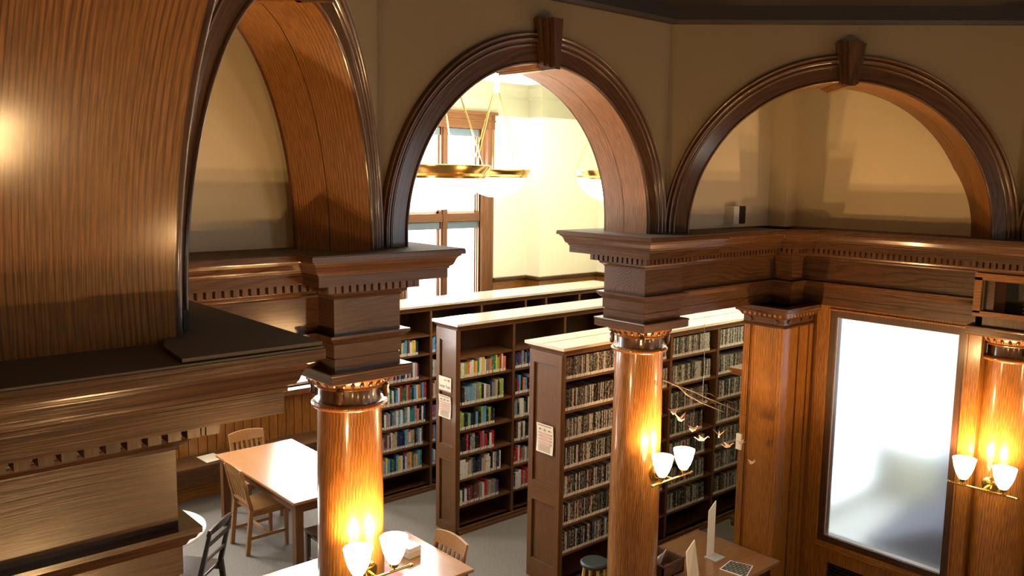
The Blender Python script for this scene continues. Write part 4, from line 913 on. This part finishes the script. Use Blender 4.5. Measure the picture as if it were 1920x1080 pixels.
for i, (x, z, a, w_) in enumerate(birds):
    B_ = thing('paper_bird', (x, Y-(.03 if i > 3 else 0), z), 'folded paper bird on a thread, '+w_, 'ornament', 'paper birds hanging from the branch', rz=a)
    del B_['group']; B_['group'] = 'paper birds hanging from the branch'
    s_ = .058 if i not in (6, 7) else .048
    M().hexa([(-.3*s_, -.12*s_, 0), (.5*s_, -.12*s_, 0), (.5*s_, .12*s_, 0), (-.3*s_, .12*s_, 0)], [(-.1*s_, -.02*s_, .45*s_), (.3*s_, -.02*s_, .4*s_), (.3*s_, .02*s_, .4*s_), (-.1*s_, .02*s_, .45*s_)]).build('body', crane_m, B_, local=True)
    for q in (-1, 1):
        up = .9 if i in (1, 4) else .35
        m_ = M(); m_.face([(-.25*s_, 0, .2*s_), (.35*s_, 0, .2*s_), (.1*s_, q*.9*s_, up*s_+.2*s_)]); m_.face([(-.25*s_, 0, .24*s_), (.1*s_, q*.9*s_, up*s_+.22*s_), (.35*s_, 0, .24*s_)]); m_.build('wing', crane_m, B_, local=True)
    M().tube([(.4*s_, 0, .1*s_), (1.0*s_, 0, .5*s_), (1.2*s_, 0, .35*s_)], [.12*s_, .06*s_, .02*s_], 5).build('neck', crane_m, B_, local=True)
    M().tube([(-.25*s_, 0, .1*s_), (-1.0*s_, 0, .55*s_)], [.1*s_, .02*s_], 5).build('tail', crane_m, B_, local=True)
    ztop = 2.03-(x-4.98)*.42 if x < 5.3 else 1.915-(x-5.28)*.475
    M().tube([(0, 0, .4*s_), (0, 0, max(.05, ztop-z))],   .0003, 4).build('thread', twig_m, B_, local=True)
o = M().box((6.174, 4.02, 1.24), (6.194, 4.072, 1.375)).build('wall_tag', white); tag(o, 'white rectangular box on the left edge of the niche pilaster', 'wall box')
# small loudspeaker-like box on the lunette ledge
T = thing('ledge_box', (6.03, 4.08, 3.146), 'small black-fronted box standing on the ledge under the right arch', 'box')
M().box((5.925, 4.03, 3.18), (6.0, 4.12, 3.322)).build('pale_side', white, T)
M().box((6.0, 4.02, 3.18), (6.075, 4.12, 3.322)).build('black_front', black, T)
# loose board and socket on the near ledge
T = thing('loose_board', (.9, 1.85, 3.146), 'thin dusty hardboard sheet lying loose on the near left ledge', 'board')
bq = [(.635, 1.745), (.955, 1.742), (.955, 2.60), (.90, 2.60), (.71, 2.06), (.652, 1.90)]
n = len(bq); m_ = M(); m_.face([(*p, 3.157) for p in bq]); m_.face([(*p, 3.149) for p in reversed(bq)])
for k in range(n): m_.face([(*bq[k], 3.149), (*bq[(k+1) % n], 3.149), (*bq[(k+1) % n], 3.157), (*bq[k], 3.157)])
m_.build('sheet', dustm, T)
tag(M().box((.742, 2.02, 3.165), (.756, 2.06, 3.21)).build('cable_outlet', black), 'small black outlet at the foot of the near left arch casing', 'outlet')
tag(M().box((.9, 1.84, 3.0), (.93, 1.86, 3.02)).build('paper_scrap', paper_w), 'tiny white scrap caught under the near left cornice', 'scrap') if False else None

# ------------------------------------------------------------------ pendant bowl lamps in the reading room and one added for fill
def pendant(x, y, rz, label, R=.40, z=3.575, top=4.78, power=55):
    T = thing('pendant_lamp', (x, y, z), label, 'lamp')
    pr = [(0, -.30), (.10, -.292), (.20, -.26), (.29, -.20), (.35, -.12), (.385, -.03)]
    pr = [(r*R/.4, h) for r, h in pr]
    M().lathe((x, y, z), pr+[(r*.97, h+.012) for r, h in reversed(pr)], 40, False).build('glass_bowl', bowlglass, T, smooth=True)
    k = R/.4
    M().lathe((x, y, z), [(.370*k, -.060), (.388*k, -.058), (.396*k, -.042), (.388*k, -.022), (.402*k, -.004), (.425*k, .022), (.432*k, .036), (.420*k, .042), (.395*k, .034), (.370*k, .02), (.370*k, -.060)], 48, False).build('gilt_rim', brass, T, smooth=True)
    for q in range(4):
        a = rz+q*PI/2
        M().tube([(x+.40*k*math.cos(a), y+.40*k*math.sin(a), z+.02), (x+.03*math.cos(a), y+.03*math.sin(a), top-.18)], .006, 6).build('rod', brass, T)
    M().lathe((x, y, 0), [(.03, top-.24), (.045, top-.2), (.03, top-.16), (.028, top-.05), (.09, top-.02), (.10, top)], 20).build('canopy', white, T, smooth=True)
    point('pendant_bulb', (x, y, z+.12), power, PEND, .12)
    return T
pendant(3.87, 5.30, .55, 'nearest gilt-rimmed bowl pendant, left in the middle arch', power=75)
pendant(6.86, 8.12, .2, 'farthest gilt-rimmed bowl pendant, centre of the middle arch', power=75)
pendant(7.0, 6.33, .9, 'gilt-rimmed bowl pendant half hidden behind the right side of the middle arch', power=75)
pendant(1.12, -1.5, .4, 'added bowl pendant over the stair for weak fill light, outside the view', R=.28, z=4.12, top=4.95, power=9)  # added unseen lamp, kept only as weak fill light
